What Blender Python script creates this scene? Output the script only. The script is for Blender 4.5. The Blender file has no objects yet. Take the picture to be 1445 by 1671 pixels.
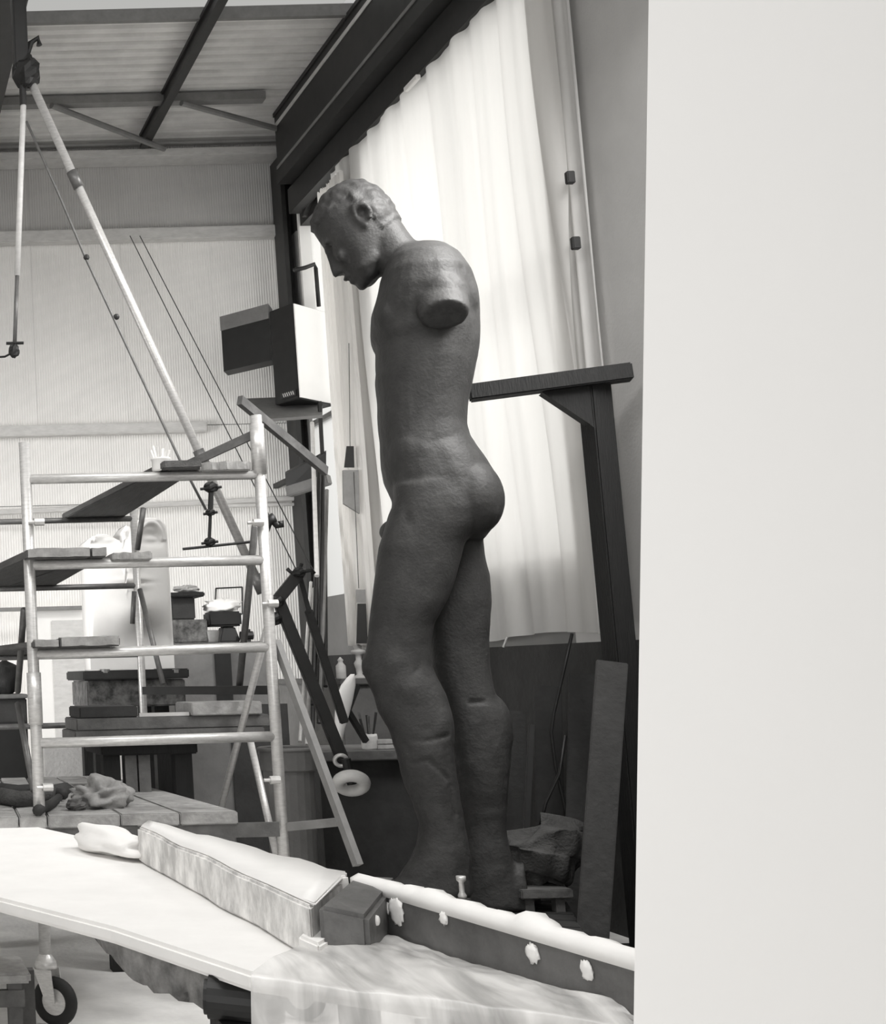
import bpy, bmesh, math, random
import numpy as np
from mathutils import Vector, Matrix, noise
random.seed(7)
C = bpy.context.scene.collection
SC = bpy.context.scene

# ------------------------------------------------------------------ camera
F, PPX, PPY, W, HH = 2180.0, -235.0, 835.5, 1445.0, 1671.0
TH, RHO, EYE = math.radians(7.15), 0.025, Vector((0, 0, 1.7))
r0, u0, f0 = Vector((1, 0, 0)), Vector((0, -math.sin(TH), math.cos(TH))), Vector((0, math.cos(TH), math.sin(TH)))
RV = r0 * math.cos(RHO) - u0 * math.sin(RHO)
UV = r0 * math.sin(RHO) + u0 * math.cos(RHO)
FV = f0
cam_d = bpy.data.cameras.new('camera'); cam = bpy.data.objects.new('camera', cam_d); C.objects.link(cam)
cam.matrix_world = Matrix((( RV.x, UV.x, -FV.x, EYE.x), (RV.y, UV.y, -FV.y, EYE.y), (RV.z, UV.z, -FV.z, EYE.z), (0, 0, 0, 1)))
cam_d.sensor_fit = 'HORIZONTAL'; cam_d.sensor_width = 36; cam_d.lens = F / W * 36
cam_d.shift_x = (W / 2 - PPX) / W; cam_d.shift_y = (PPY - HH / 2) / W
cam_d.clip_start = 0.05
SC.camera = cam

# ------------------------------------------------------------------ light
wd = bpy.data.worlds.new('overcast_sky'); SC.world = wd; wd.use_nodes = True
bg = wd.node_tree.nodes['Background']; bg.inputs[0].default_value = (1, 0.995, 0.985, 1); bg.inputs[1].default_value = 0.52

def area(name, loc, target, sx, sy, power):
    d = bpy.data.lights.new(name, 'AREA'); d.shape = 'RECTANGLE'; d.size = sx; d.size_y = sy; d.energy = power
    d.color = (1, 0.99, 0.975)
    o = bpy.data.objects.new(name, d); C.objects.link(o); o.location = loc
    o.rotation_euler = (Vector(target) - Vector(loc)).to_track_quat('-Z', 'Y').to_euler()
    return o
area('window_daylight', (7.2, 10.9, 4.6), (4.6, 10.9, 3.9), 5.5, 5.0, 195)
area('added_front_fill', (-0.9, -1.3, 2.4), (1.9, 2.6, 1.6), 2.2, 2.6, 98)  # unseen lamp behind the camera, added to brighten the white margin slab
area('added_overhead_fill', (0.6, 3.6, 7.0), (0.9, 4.2, 0), 6.5, 1.7, 320)  # unseen lamp overhead, added to brighten the table and moulds
area('added_left_fill', (-4.6, 8.3, 2.3), (2.6, 12.6, 1.7), 3.0, 2.2, 135).data.spread = 1.1  # unseen lamp by the left wall, added for back wall and plaster face
area('added_right_fill', (4.5, 6.4, 5.0), (3.3, 7.55, 3.6), 1.4, 2.2, 150).data.spread = 1.9  # unseen lamp, added for the highlight on the statue's shoulder blade
SC.view_settings.view_transform = 'Standard'; SC.view_settings.look = 'None'
SC.view_settings.exposure = 0.0; SC.view_settings.gamma = 1.0; SC.view_settings.use_curve_mapping = False
SC.cycles.max_bounces = 8; SC.cycles.diffuse_bounces = 5; SC.cycles.caustics_reflective = False

# ------------------------------------------------------------------ pixel -> place
def ray(px, py):
    return (FV + RV * ((px - PPX) / F) - UV * ((py - PPY) / F))
def P(px, py, Y):
    d = ray(px, py); return EYE + d * (Y / d.y)
def PX(px, py, X):
    d = ray(px, py); return EYE + d * (X / d.x)
def PZ(px, py, z):
    d = ray(px, py); return EYE + d * ((z - EYE.z) / d.z)
V = Vector

# ------------------------------------------------------------------ materials
def lin(v):
    v /= 255.0
    return v / 12.92 if v <= 0.04045 else ((v + 0.055) / 1.055) ** 2.4
def tint(l):
    return (l, l * 0.988, l * 0.968, 1)
MATS = {}
def mat(name, g, rough=0.6, metal=0.0, var=0.15, scale=6, bump=0.0, bscale=40, spec=0.4, stretch=(1, 1, 1), trans=0.0, contrast=0.25, coat=0):
    """grey g = sRGB value of the albedo; noise mottling of +-var and optional bump"""
    if name in MATS: return MATS[name]
    m = bpy.data.materials.new(name); m.use_nodes = True; nt = m.node_tree; n = nt.nodes; L = nt.links
    b = n['Principled BSDF']; b.inputs['Roughness'].default_value = rough; b.inputs['Metallic'].default_value = metal
    b.inputs['Specular IOR Level'].default_value = spec
    tc = n.new('ShaderNodeTexCoord'); mp = n.new('ShaderNodeMapping'); mp.inputs['Scale'].default_value = stretch
    L.new(tc.outputs['Object'], mp.inputs['Vector'])
    nz = n.new('ShaderNodeTexNoise'); nz.inputs['Scale'].default_value = scale; nz.inputs['Detail'].default_value = 6; nz.inputs['Roughness'].default_value = 0.65
    L.new(mp.outputs[0], nz.inputs['Vector'])
    rp = n.new('ShaderNodeValToRGB'); l = lin(g)
    rp.color_ramp.elements[0].position = 0.5 - contrast; rp.color_ramp.elements[1].position = 0.5 + contrast
    rp.color_ramp.elements[0].color = tint(max(0.002, l * (1 - var))); rp.color_ramp.elements[1].color = tint(min(0.95, l * (1 + var)))
    L.new(nz.outputs['Fac'], rp.inputs[0]); L.new(rp.outputs[0], b.inputs['Base Color'])
    if bump:
        nb = n.new('ShaderNodeTexNoise'); nb.inputs['Scale'].default_value = bscale; nb.inputs['Detail'].default_value = 5
        L.new(mp.outputs[0], nb.inputs['Vector'])
        bp = n.new('ShaderNodeBump'); bp.inputs['Strength'].default_value = bump; bp.inputs['Distance'].default_value = 0.02
        L.new(nb.outputs['Fac'], bp.inputs['Height']); L.new(bp.outputs[0], b.inputs['Normal'])
    if trans:
        t = n.new('ShaderNodeBsdfTranslucent'); L.new(rp.outputs[0], t.inputs['Color'])
        mx = n.new('ShaderNodeMixShader'); mx.inputs[0].default_value = trans
        L.new(b.outputs[0], mx.inputs[1]); L.new(t.outputs[0], mx.inputs[2])
        L.new(mx.outputs[0], n['Material Output'].inputs['Surface'])
    MATS[name] = m; return m

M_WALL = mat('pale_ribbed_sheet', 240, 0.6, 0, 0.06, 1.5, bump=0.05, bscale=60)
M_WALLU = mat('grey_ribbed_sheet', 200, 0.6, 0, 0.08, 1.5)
M_CEIL = mat('roof_deck_steel', 224, 0.55, 0, 0.15, 3)
M_FLOOR = mat('concrete_floor', 226, 0.75, 0, 0.22, 2.2, bump=0.25, bscale=30)
M_GREYW = mat('grey_plaster_wall', 186, 0.8, 0, 0.06, 3, bump=0.1, bscale=50)
M_DADO = mat('dark_wall_base', 50, 0.8, 0, 0.3, 4, bump=0.3, bscale=20)  # dark tone of the whole wall base
M_MARGIN_W = mat('page_margin_white', 236, 0.7, 0, 0.012, 1.2)  # blank page white, used on the added slab only
M_STEEL_D = mat('dark_painted_steel', 46, 0.5, 0, 0.25, 8)
M_STEEL_M = mat('grey_painted_steel', 128, 0.5, 0, 0.2, 8)
M_RAIL = mat('pale_steel_rail', 205, 0.5, 0, 0.14, 9, stretch=(1, 1, 3))
M_GALV = mat('galvanised_tube', 208, 0.36, 0.4, 0.2, 25, stretch=(1, 1, 4))
M_GALV_D = mat('dull_tube', 110, 0.45, 0.45, 0.3, 20)
M_BLACK = mat('black_iron', 30, 0.5, 0.0, 0.3, 12)
M_CLAY = mat('dark_modelling_clay', 60, 0.58, 0, 0.28, 9, bump=0.2, bscale=55, spec=0.3)
M_WOOD_D = mat('dark_weathered_timber', 24, 0.7, 0, 0.4, 5, bump=0.3, bscale=30, stretch=(4, 4, 0.6))
M_WOOD_M = mat('grey_weathered_timber', 98, 0.75, 0, 0.4, 7, bump=0.3, bscale=30)
M_WOOD_L = mat('plaster_dusted_board', 158, 0.8, 0, 0.4, 9, bump=0.4, bscale=25)
M_WOOD_U = mat('dim_plank', 92, 0.75, 0, 0.35, 6, bump=0.3, bscale=30, stretch=(4, .6, 4))
M_PLASTER = mat('white_plaster', 240, 0.75, 0, 0.04, 5, bump=0.12, bscale=14)
M_PLASTER_S = mat('stained_plaster', 224, 0.75, 0, 0.3, 8, bump=0.5, bscale=18, stretch=(1.3, 1.3, .8), contrast=0.13)
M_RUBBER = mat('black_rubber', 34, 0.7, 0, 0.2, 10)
M_CLOTH = mat('grey_burlap', 74, 0.9, 0, 0.3, 12, bump=0.6, bscale=60)
M_CURTAIN = mat('sheer_white_curtain', 246, 0.9, 0, 0.03, 3, trans=0.62, stretch=(1, 4, .3))
M_CURT_G = mat('heavy_grey_curtain', 205, 0.9, 0, 0.06, 3, trans=0.2)
M_PANEL_W = mat('white_enamel', 238, 0.5, 0, 0.02, 3)
M_GREYCAB = mat('grey_painted_wood', 112, 0.7, 0, 0.2, 6, bump=0.2, bscale=30)
M_DARKCAB = mat('soot_dark_wood', 50, 0.7, 0, 0.35, 6, bump=0.2, bscale=30)
M_TROUGH = mat('dark_mottled_plaster', 96, 0.5, 0, 0.5, 7, bump=0.3, bscale=14, stretch=(1.4, .7, 1))  # dark mottled tone of the trough wall and mould end
M_FILM = None
def film_mat():
    m = bpy.data.materials.new('cloudy_plastic_film'); m.use_nodes = True; nt = m.node_tree; n = nt.nodes; L = nt.links
    b = n['Principled BSDF']; b.inputs['Roughness'].default_value = 0.3
    tc = n.new('ShaderNodeTexCoord'); mp = n.new('ShaderNodeMapping'); mp.inputs['Scale'].default_value = (3.4, .7, 1)
    nz = n.new('ShaderNodeTexNoise'); nz.inputs['Scale'].default_value = 3.5; nz.inputs['Detail'].default_value = 7; nz.inputs['Distortion'].default_value = 0.8
    L.new(tc.outputs['Object'], mp.inputs[0]); L.new(mp.outputs[0], nz.inputs['Vector'])
    rp = n.new('ShaderNodeValToRGB'); rp.color_ramp.elements[0].position = .33; rp.color_ramp.elements[1].position = .66
    rp.color_ramp.elements[0].color = tint(lin(172)); rp.color_ramp.elements[1].color = tint(lin(250))
    L.new(nz.outputs['Fac'], rp.inputs[0]); L.new(rp.outputs[0], b.inputs['Base Color'])
    bp = n.new('ShaderNodeBump'); bp.inputs['Strength'].default_value = .5; bp.inputs['Distance'].default_value = .01
    L.new(nz.outputs['Fac'], bp.inputs['Height']); L.new(bp.outputs[0], b.inputs['Normal'])
    t = n.new('ShaderNodeBsdfTransparent'); mx = n.new('ShaderNodeMixShader'); mx.inputs[0].default_value = .22
    L.new(b.outputs[0], mx.inputs[1]); L.new(t.outputs[0], mx.inputs[2]); L.new(mx.outputs[0], n['Material Output'].inputs['Surface'])
    return m
M_FILM = film_mat()
M_GLASS = None
def glass_mat():
    m = bpy.data.materials.new('frosted_glass'); m.use_nodes = True; nt = m.node_tree; n = nt.nodes; L = nt.links
    t = n.new('ShaderNodeBsdfTransparent'); t.inputs[0].default_value = (.97, .97, .96, 1)
    t2 = n.new('ShaderNodeBsdfTranslucent'); t2.inputs[0].default_value = (.95, .95, .94, 1)
    mx = n.new('ShaderNodeMixShader'); mx.inputs[0].default_value = .3
    L.new(t.outputs[0], mx.inputs[1]); L.new(t2.outputs[0], mx.inputs[2]); L.new(mx.outputs[0], n['Material Output'].inputs['Surface'])
    return m
M_GLASS = glass_mat()

# ------------------------------------------------------------------ mesh builder
class MB:
    def __init__(s): s.v = []; s.f = []
    def add(s, vs, fs):
        k = len(s.v); s.v += [Vector(p) for p in vs]; s.f += [tuple(i + k for i in q) for q in fs]; return s
    def hexa(s, b, t):      # 4 bottom, 4 top corners
        return s.add(list(b) + list(t), [(3, 2, 1, 0), (4, 5, 6, 7), (0, 1, 5, 4), (1, 2, 6, 5), (2, 3, 7, 6), (3, 0, 4, 7)])
    def box(s, x0, x1, y0, y1, z0, z1):
        return s.hexa([(x0, y0, z0), (x1, y0, z0), (x1, y1, z0), (x0, y1, z0)], [(x0, y0, z1), (x1, y0, z1), (x1, y1, z1), (x0, y1, z1)])
    def bar(s, a, b, w, h, up=(0, 0, 1)):
        a, b = V(a), V(b); d = (b - a).normalized(); up = V(up)
        if abs(d.dot(up)) > .98: up = V((0, 1, 0))
        x = d.cross(up).normalized(); y = x.cross(d).normalized()
        q = [(-w / 2, -h / 2), (w / 2, -h / 2), (w / 2, h / 2), (-w / 2, h / 2)]
        return s.hexa([a + x * i + y * j for i, j in q], [b + x * i + y * j for i, j in q])
    def tube(s, pts, r, n=10, r1=None, cap=True):
        pts = [V(p) for p in pts]; m = len(pts); rings = []
        for i, p in enumerate(pts):
            d = (pts[min(i + 1, m - 1)] - pts[max(i - 1, 0)]).normalized()
            up = V((0, 0, 1)) if abs(d.z) < .95 else V((0, 1, 0))
            x = d.cross(up).normalized(); y = x.cross(d).normalized()
            rr = r if r1 is None else r + (r1 - r) * i / max(1, m - 1)
            rings.append([p + x * (rr * math.cos(2 * math.pi * k / n)) + y * (rr * math.sin(2 * math.pi * k / n)) for k in range(n)])
        return s.loft(rings, cap)
    def loft(s, rings, cap=True):
        n = len(rings[0]); vs = [p for r in rings for p in r]; fs = []
        for i in range(len(rings) - 1):
            for k in range(n):
                a, b = i * n + k, i * n + (k + 1) % n
                fs.append((a, b, b + n, a + n))
        if cap: fs += [tuple(reversed(range(n))), tuple(range((len(rings) - 1) * n, len(rings) * n))]
        return s.add(vs, fs)
    def lathe(s, base, prof, n=24, axis=(0, 0, 1)):
        ax = V(axis).normalized(); up = V((0, 1, 0)) if abs(ax.y) < .9 else V((1, 0, 0))
        x = ax.cross(up).normalized(); y = ax.cross(x).normalized(); base = V(base)
        return s.loft([[base + ax * h + x * (r * math.cos(2 * math.pi * k / n)) + y * (r * math.sin(2 * math.pi * k / n)) for k in range(n)] for r, h in prof])
    def prism(s, poly, vec):
        n = len(poly); vec = V(vec); a = [V(p) for p in poly]
        return s.add(a + [p + vec for p in a], [tuple(reversed(range(n))), tuple(range(n, 2 * n))] + [(k, (k + 1) % n, n + (k + 1) % n, n + k) for k in range(n)])
    def torus(s, c, axis, R, r, n=28, m=10):
        ax = V(axis).normalized(); up = V((0, 0, 1)) if abs(ax.z) < .9 else V((1, 0, 0))
        x = ax.cross(up).normalized(); y = ax.cross(x).normalized(); c = V(c); vs = []; fs = []
        for i in range(n):
            a = 2 * math.pi * i / n; d = x * math.cos(a) + y * math.sin(a)
            for k in range(m):
                b = 2 * math.pi * k / m; vs.append(c + d * (R + r * math.cos(b)) + ax * (r * math.sin(b)))
        for i in range(n):
            for k in range(m):
                fs.append((i * m + k, ((i + 1) % n) * m + k, ((i + 1) % n) * m + (k + 1) % m, i * m + (k + 1) % m))
        return s.add(vs, fs)
    def blob(s, c, ax, rad, n=16, m=12, lump=0.0, freq=4.0, seed=0):
        """ellipsoid: ax = three axes, rad = three radii"""
        c = V(c); ax = [V(a).normalized() for a in ax]; vs = []; fs = []
        def pt(d):
            k = 1 + (lump * noise.noise(d * freq + V((seed, seed, seed))) if lump else 0)
            return c + sum((ax[i] * (rad[i] * d[i] * k) for i in range(3)), V((0, 0, 0)))
        vs.append(pt(V((0, 0, -1))))
        for i in range(1, m):
            t = -math.pi / 2 + math.pi * i / m
            for k in range(n):
                a = 2 * math.pi * k / n; vs.append(pt(V((math.cos(t) * math.cos(a), math.cos(t) * math.sin(a), math.sin(t)))))
        vs.append(pt(V((0, 0, 1)))); e = len(vs) - 1
        for k in range(n): fs.append((0, 1 + (k + 1) % n, 1 + k)); fs.append((e, e - n + k, e - n + (k + 1) % n))
        for i in range(m - 2):
            for k in range(n):
                a, b = 1 + i * n + k, 1 + i * n + (k + 1) % n; fs.append((a, b, b + n, a + n))
        return s.add(vs, fs)
    def grid(s, fn, nu, nv, thick=None):
        vs = [V(fn(i / nu, j / nv)) for j in range(nv + 1) for i in range(nu + 1)]
        fs = [(j * (nu + 1) + i, j * (nu + 1) + i + 1, (j + 1) * (nu + 1) + i + 1, (j + 1) * (nu + 1) + i) for j in range(nv) for i in range(nu)]
        return s.add(vs, fs)
    def build(s, name, m, parent=None, smooth=False, bevel=0.0, seg=2, thick=0.0, sub=0):
        if parent is not None: org = ORG[parent.name]
        else:
            xs = [p.x for p in s.v]; ys = [p.y for p in s.v]; zs = [p.z for p in s.v]
            org = V(((min(xs) + max(xs)) / 2, (min(ys) + max(ys)) / 2, min(zs)))
        me = bpy.data.meshes.new(name); me.from_pydata([p - org for p in s.v], [], s.f); me.validate(); me.update()
        bm = bmesh.new(); bm.from_mesh(me); bmesh.ops.recalc_face_normals(bm, faces=bm.faces)
        if bevel: bmesh.ops.bevel(bm, geom=[e for e in bm.edges if e.is_manifold and e.calc_face_angle(0) > .6], offset=bevel, segments=seg, affect='EDGES', clamp_overlap=True)
        if thick: bmesh.ops.solidify(bm, geom=bm.faces, thickness=thick)
        for f in bm.faces: f.smooth = smooth
        bm.to_mesh(me); bm.free()
        me.materials.append(m)
        o = bpy.data.objects.new(name, me); C.objects.link(o)
        if parent is not None: o.parent = parent
        else: o.location = org
        ORG[o.name] = org
        if sub:
            k = o.modifiers.new('sub', 'SUBSURF'); k.levels = sub; k.render_levels = sub
        return o
ORG = {}
def thing(name, label, cat, loc, group=None):
    o = bpy.data.objects.new(name, None); C.objects.link(o); o.location = loc; o.empty_display_size = .1
    ORG[o.name] = V(loc); return tag(o, label, cat, group)
def tag(o, label, cat, group=None, kind=None):
    if label: o['label'] = label
    if cat: o['category'] = cat
    if group: o['group'] = group
    if kind: o['kind'] = kind
    return o
def struct(o): o['kind'] = 'structure'; return o
def wob(p, a, fr=3.0, sd=0.0):
    return V(p) + noise.noise_vector(V(p) * fr + V((sd, sd, sd))) * a

# ================================================================== the setting
XW, YB = 4.6, 14.0
ZC = P(200, 240, YB).z                      # ceiling height
struct(MB().box(-5, 7, -.5, YB + .3, -.2, 0).build('floor', M_FLOOR))
# back wall: sheet panels, each its own piece
wb = struct(MB().box(-5, 4.95, YB + .03, YB + .3, 0, ZC + .2).build('wall_back', M_GREYW))
tiers = [0.0, P(200, 822, YB).z, P(200, 697, YB).z, P(200, 380, YB).z, ZC]
def ribbed(w, h):
    m = MB(); n = int(w / .0265); st = w / n; pts = []
    for i in range(n):
        x = i * st
        pts += [(x + st * .04, 0), (x + st * .42, 0), (x + st * .52, -.006), (x + st * .94, -.006)]
    pts = [(0.004, .02)] + pts + [(w - .004, .02)]
    vs = [(x, y, 0.004) for x, y in pts] + [(x, y, h - .004) for x, y in pts]; k = len(pts)
    m.add(vs, [(i, i + 1, k + i + 1, k + i) for i in range(k - 1)])
    return m
PWID = P(335, 300, YB).x - P(190, 300, YB).x
for t in range(4):
    z0, z1 = tiers[t], tiers[t + 1]; me = None
    for c in range(-3, 4):
        x = P(190, 300, YB).x + PWID * c - (0.2 if t in (0, 1) else 0)
        if x + PWID > 4.62 and x + .2 > 4.6: continue
        if me is None:
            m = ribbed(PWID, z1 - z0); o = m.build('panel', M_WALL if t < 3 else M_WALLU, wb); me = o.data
            for v in me.vertices: v.co += ORG[wb.name]
        else:
            o = bpy.data.objects.new('panel', me); C.objects.link(o); o.parent = wb
        o.location = V((x, YB, z0)) - ORG[wb.name]
# rails on the back wall
def rail(y0, y1, px0, px1, dep, m, nm='trim_1'):
    a = P(px0, y0, YB - dep); b = P(px1, y0, YB - dep); zt = P(200, y0, YB - dep).z; zb = P(200, y1, YB - dep).z
    return struct(MB().box(-4.5, b.x, YB - dep, YB - .008, zb, zt).build(nm, m, bevel=.01))
rail(372, 391, 0, 458, .14, M_RAIL, 'trim_1')
rail(690, 707, 0, 338, .14, M_RAIL, 'trim_2')
rail(243, 256, 0, 560, .30, M_RAIL, 'trim_3')
# ceiling deck: ribs along X, skylight gap
YS1 = PZ(400, 28, ZC).y; YS0 = YS1 - 1.3
def deck(y0, y1, nm):
    m = MB(); per = .155; n = max(1, int((y1 - y0) / per)); st = (y1 - y0) / n; pts = []
    for i in range(n):
        y = y0 + i * st; pts += [(y, 0), (y + st * .55, 0), (y + st * .66, .045), (y + st * .89, .045)]
    pts.append((y1, 0)); k = len(pts)
    m.add([(-5, y, ZC + z) for y, z in pts] + [(7, y, ZC + z) for y, z in pts], [(i, i + 1, k + i + 1, k + i) for i in range(k - 1)])
    return struct(m.build(nm, M_CEIL, thick=.012))
deck(YS1, YB + .1, 'ceiling'); deck(4.5, YS0, 'ceiling'); deck(-.5, 2.7, 'ceiling')
struct(MB().box(-5, 4.4, 2.68, 4.52, ZC + .10, ZC + .112).build('window_added', M_GLASS))  # unseen skylight pane, added to let light onto the foreground
sk = struct(MB().box(-5, 4.4, YS0 - .02, YS1 + .02, ZC + .10, ZC + .112).build('window_1', M_GLASS))
struct(MB().box(-5, 4.5, YS1 - .05, YS1, ZC - .03, ZC + .08).build('trim_4', M_STEEL_M))
# right wall: base, jamb, top band; window opening with panes
ZSILL = PX(870, 915, XW + .12).z; ZTOP = PX(700, 110, XW).z
ZDADO = PX(1000, 1046, XW + .1).z
YJ = PX(950, 600, XW + .1).y
struct(MB().box(XW + .1, XW + .35, -.5, YB + .1, 0, ZDADO).build('wall_right', M_DADO))
YSP = PX(931, 950, XW + .1).y
struct(MB().box(XW + .1, XW + .13, YSP, YB + .1, ZDADO, ZSILL).build('wall_right', mat('sill_shade_wall', 118, .8, 0, .1, 3)))  # darker grey than its neighbour, put in to shade the lower curtain
struct(MB().box(XW + .1, XW + .13, YJ, YSP, ZDADO, ZSILL).build('wall_right', M_GREYW))
struct(MB().box(XW + .1, XW + .35, -.5, YJ - .02, ZDADO, ZC + .1).build('wall_right', M_GREYW))
struct(MB().box(XW + .1, XW + .35, YJ - .02, YB + .1, ZTOP - .1, ZC + .1).build('wall_right', M_STEEL_D))
win = struct(MB().box(XW + .2, XW + .215, YJ, YB, ZSILL, ZTOP - .1).build('window_2', M_GLASS))
for k in range(5):
    y = YJ + (YB - YJ) * k / 4
    MB().box(XW + .17, XW + .25, y - .02, y + .02, ZSILL, ZTOP - .1).build('window_frame', M_STEEL_M, win)
MB().box(XW + .17, XW + .25, YJ, YB, 4.2, 4.25).build('window_frame', M_STEEL_M, win)
struct(MB().box(-5, -4.8, -.5, YB + .3, 0, ZC + .1).build('wall_left', M_GREYW))
# added white slab standing in for the blank page margin on the right (splayed end)
YP = 2.25
a, b = P(1058, 0, YP), P(1033.5, 1671, YP); sl = (a.x - b.x) / (a.z - b.z)
zt = ZC - .02; xb = b.x - b.z * sl; xt = b.x + (zt - b.z) * sl
m = MB().hexa([(xb, YP, .001), (5.2, YP, .001), (5.2, YP + .22, .001), (xb + .4, YP + .22, .001)],
              [(xt, YP, zt), (5.2, YP, zt), (5.2, YP + .22, zt), (xt + .4, YP + .22, zt)])
struct(m.build('wall_page_margin', M_MARGIN_W))

# ================================================================== roof steel
bx = PZ(333, 75, ZC - .25).x
def ibeam(x, y0, y1, z1, h, w, m, name, label, tf=.035):
    o = thing(name, label, 'beam', (x, (y0 + y1) / 2, z1 - h))
    MB().box(x - w / 2, x + w / 2, y0, y1, z1 - h, z1 - h + tf).build('flange', m, o)
    MB().box(x - w / 2, x + w / 2, y0, y1, z1 - tf, z1).build('flange', m, o)
    MB().box(x - .02, x + .02, y0, y1, z1 - h + tf, z1 - tf).build('web', m, o)
    return o
ibeam(bx, 3, YB - .35, ZC - .005, .16, .085, M_STEEL_D, 'roof_beam', 'grey steel roof beam running lengthwise under the middle of the ceiling')
lx = P(18, 90, 9.8).x
ibeam(lx, 3, YB - .35, ZC - .005, .5, .3, M_STEEL_D, 'roof_beam', 'dark steel roof beam at the top left corner of the picture')
# transverse purlin
q = P(200, 160, 12.6)
tag(MB().box(-4.8, XW - .45, 12.6, 12.72, q.z - .04, q.z + .04).build('ceiling_purlin', M_STEEL_M), 'dark steel purlin crossing below the far end of the ceiling', 'beam')
for p0, p1, lab in (((296, 168), (556, 238), 'thin diagonal brace under the ceiling running towards the right eave'),
                    ((84, 172), (268, 243), 'thin diagonal brace under the ceiling at the left, behind the long boom tube')):
    tag(MB().tube([P(*p0, 12.55), P(*p1, 13.6)], .03, 8).build('roof_brace', M_STEEL_M), lab, 'brace')
# eave girder along the right wall
e = thing('eave_girder', 'deep dark steel girder along the eave above the white curtain', 'beam', (XW - .1, 9, ZTOP))
zt = ZC - .01
x_in = PZ(550, 168, ZC - .02).x
x_in = min(x_in, XW - .18)
MB().box(x_in, x_in + .05, 3, 13.2, ZTOP + .28, zt).build('web', M_STEEL_D, e)
MB().box(x_in - .015, x_in + .17, 3, 13.2, zt - .04, zt).build('flange', M_STEEL_D, e)
MB().box(x_in - .015, x_in + .15, 3, 13.2, ZTOP + .26, ZTOP + .30).build('flange', M_STEEL_D, e)
MB().box(x_in - .01, x_in - .002, 3, 13.2, zt - .16, zt - .12).build('stiffener', M_RAIL, e)
MB().box(x_in - .01, x_in - .002, 3, 13.2, ZTOP + .42, ZTOP + .45).build('stiffener', M_STEEL_M, e)
tag(MB().box(XW - .06, XW + .06, YJ - .4, 13.3, ZTOP - .02, ZTOP + .24).build('curtain_pelmet', M_STEEL_D), 'long dark pelmet board the white curtain hangs from', 'pelmet')
# columns
c = P(582, 200, 12.6); cz = P(582, 166, 12.6).z
o = thing('steel_column', 'grey steel column with a flat cap behind the curtain top, above the statue head', 'column', (XW - .22, 12.9, 0))
cx = PX(581, 220, XW + .06)
MB().box(XW + .045, XW + .098, cx.y - .23, cx.y + .23, 0, PX(581, 178, XW + .06).z).build('shaft', M_STEEL_M, o, bevel=.01)
MB().box(XW + .03, XW + .098, cx.y - .26, cx.y + .26, PX(581, 178, XW + .06).z + .001, PX(581, 168, XW + .06).z).build('cap_plate', M_RAIL, o, bevel=.01)
o = thing('steel_column', 'dark steel column with a bolted flange standing against the far wall', 'column', P(468, 1100, 13.75) * 1)
xa, xb_ = P(456, 400, 13.75).x, P(482, 400, 13.75).x
MB().box(xa, xa + .045, 13.6, 13.9, 0, ZC - .3).build('flange', M_STEEL_D, o)
MB().box(xb_ - .035, xb_, 13.6, 13.9, 0, ZC - .3).build('flange', M_STEEL_M, o)
MB().box(xa + .045, xb_ - .035, 13.74, 13.78, 0, ZC - .3).build('web', M_STEEL_D, o)
# knee brace and pipe at the corner
tag(MB().bar(P(482, 342, 13.4), P(551, 272, 12.4), .06, .07).build('knee_brace', M_STEEL_M), 'slanting knee brace rising from the far column to the eave', 'brace')
tag(MB().prism([P(495, 352, 13.2), P(513, 352, 13.2), P(524, 285, 12.6), P(500, 285, 12.95)], (0, .05, 0)).build('gusset_plate', M_STEEL_D), 'dark triangular steel plate in the corner behind the statue forehead', 'plate')
tag(MB().tube([P(479, 441, 13.3), P(497, 437, 13.3), P(513, 431, 13.3), P(515, 438, 13.3), P(520, 500, 13.3)], .022, 8).build('bent_pipe', M_STEEL_D, smooth=True), 'thin bent pipe hooked out from the dark far column', 'pipe')
tag(MB().box(P(487, 400, 13.5).x, P(528, 400, 13.5).x, 13.45, 13.5, P(500, 640, 13.5).z, P(500, 320, 13.5).z).build('reveal_panel', M_PANEL_W), 'tall white reveal panel right of the dark far column', 'panel')

# ================================================================== curtains
def curtain(name, y0, y1, ztop, zbot_fn, x, nf, amp, m, sd, taper=0.0, nu=220, ragged=0.05):
    mb = MB(); rnd = random.Random(sd); ph = [rnd.uniform(0, 6.28) for _ in range(6)]
    def fn(s, t):
        y = y0 + (y1 - y0) * s; sw = s + .02 * math.sin(3 * t + ph[0]) + .012 * math.sin(9 * s + 5 * t)
        d = amp * (math.sin(sw * nf * 6.28 + ph[1]) * .6 + .35 * math.sin(sw * nf * 6.28 * 1.73 + ph[2]) + .3 * math.sin(sw * nf * 2.3 + ph[3]))
        d = amp * math.copysign(abs(d / amp) ** .7, d) if amp else 0
        d *= .55 + .45 * (1 - t) + .1 * noise.noise(V((s * 9, t * 3, sd)))
        zt_ = ztop + ragged * noise.noise(V((s * 40, 0, sd))) * .8
        zb_ = zbot_fn(y)
        return (x + d, y + taper * (1 - t) * (s - .5), zt_ + (zb_ - zt_) * (1 - t) if False else zb_ + (zt_ - zb_) * t)
    mb.grid(fn, nu, 40)
    return mb.build(name, m, smooth=True)
zh = PX(900, 1037, XW).z
YC0 = PX(962, 620, XW).y
wcur = tag(curtain('white_curtain', YC0, PX(572, 700, XW).y, ZTOP, lambda y: zh + .02 * math.sin(y * 3), XW - .03, 10, .045, M_CURTAIN, 3), 'wide sheer white curtain lit from behind along the right wall', 'curtain')
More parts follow.
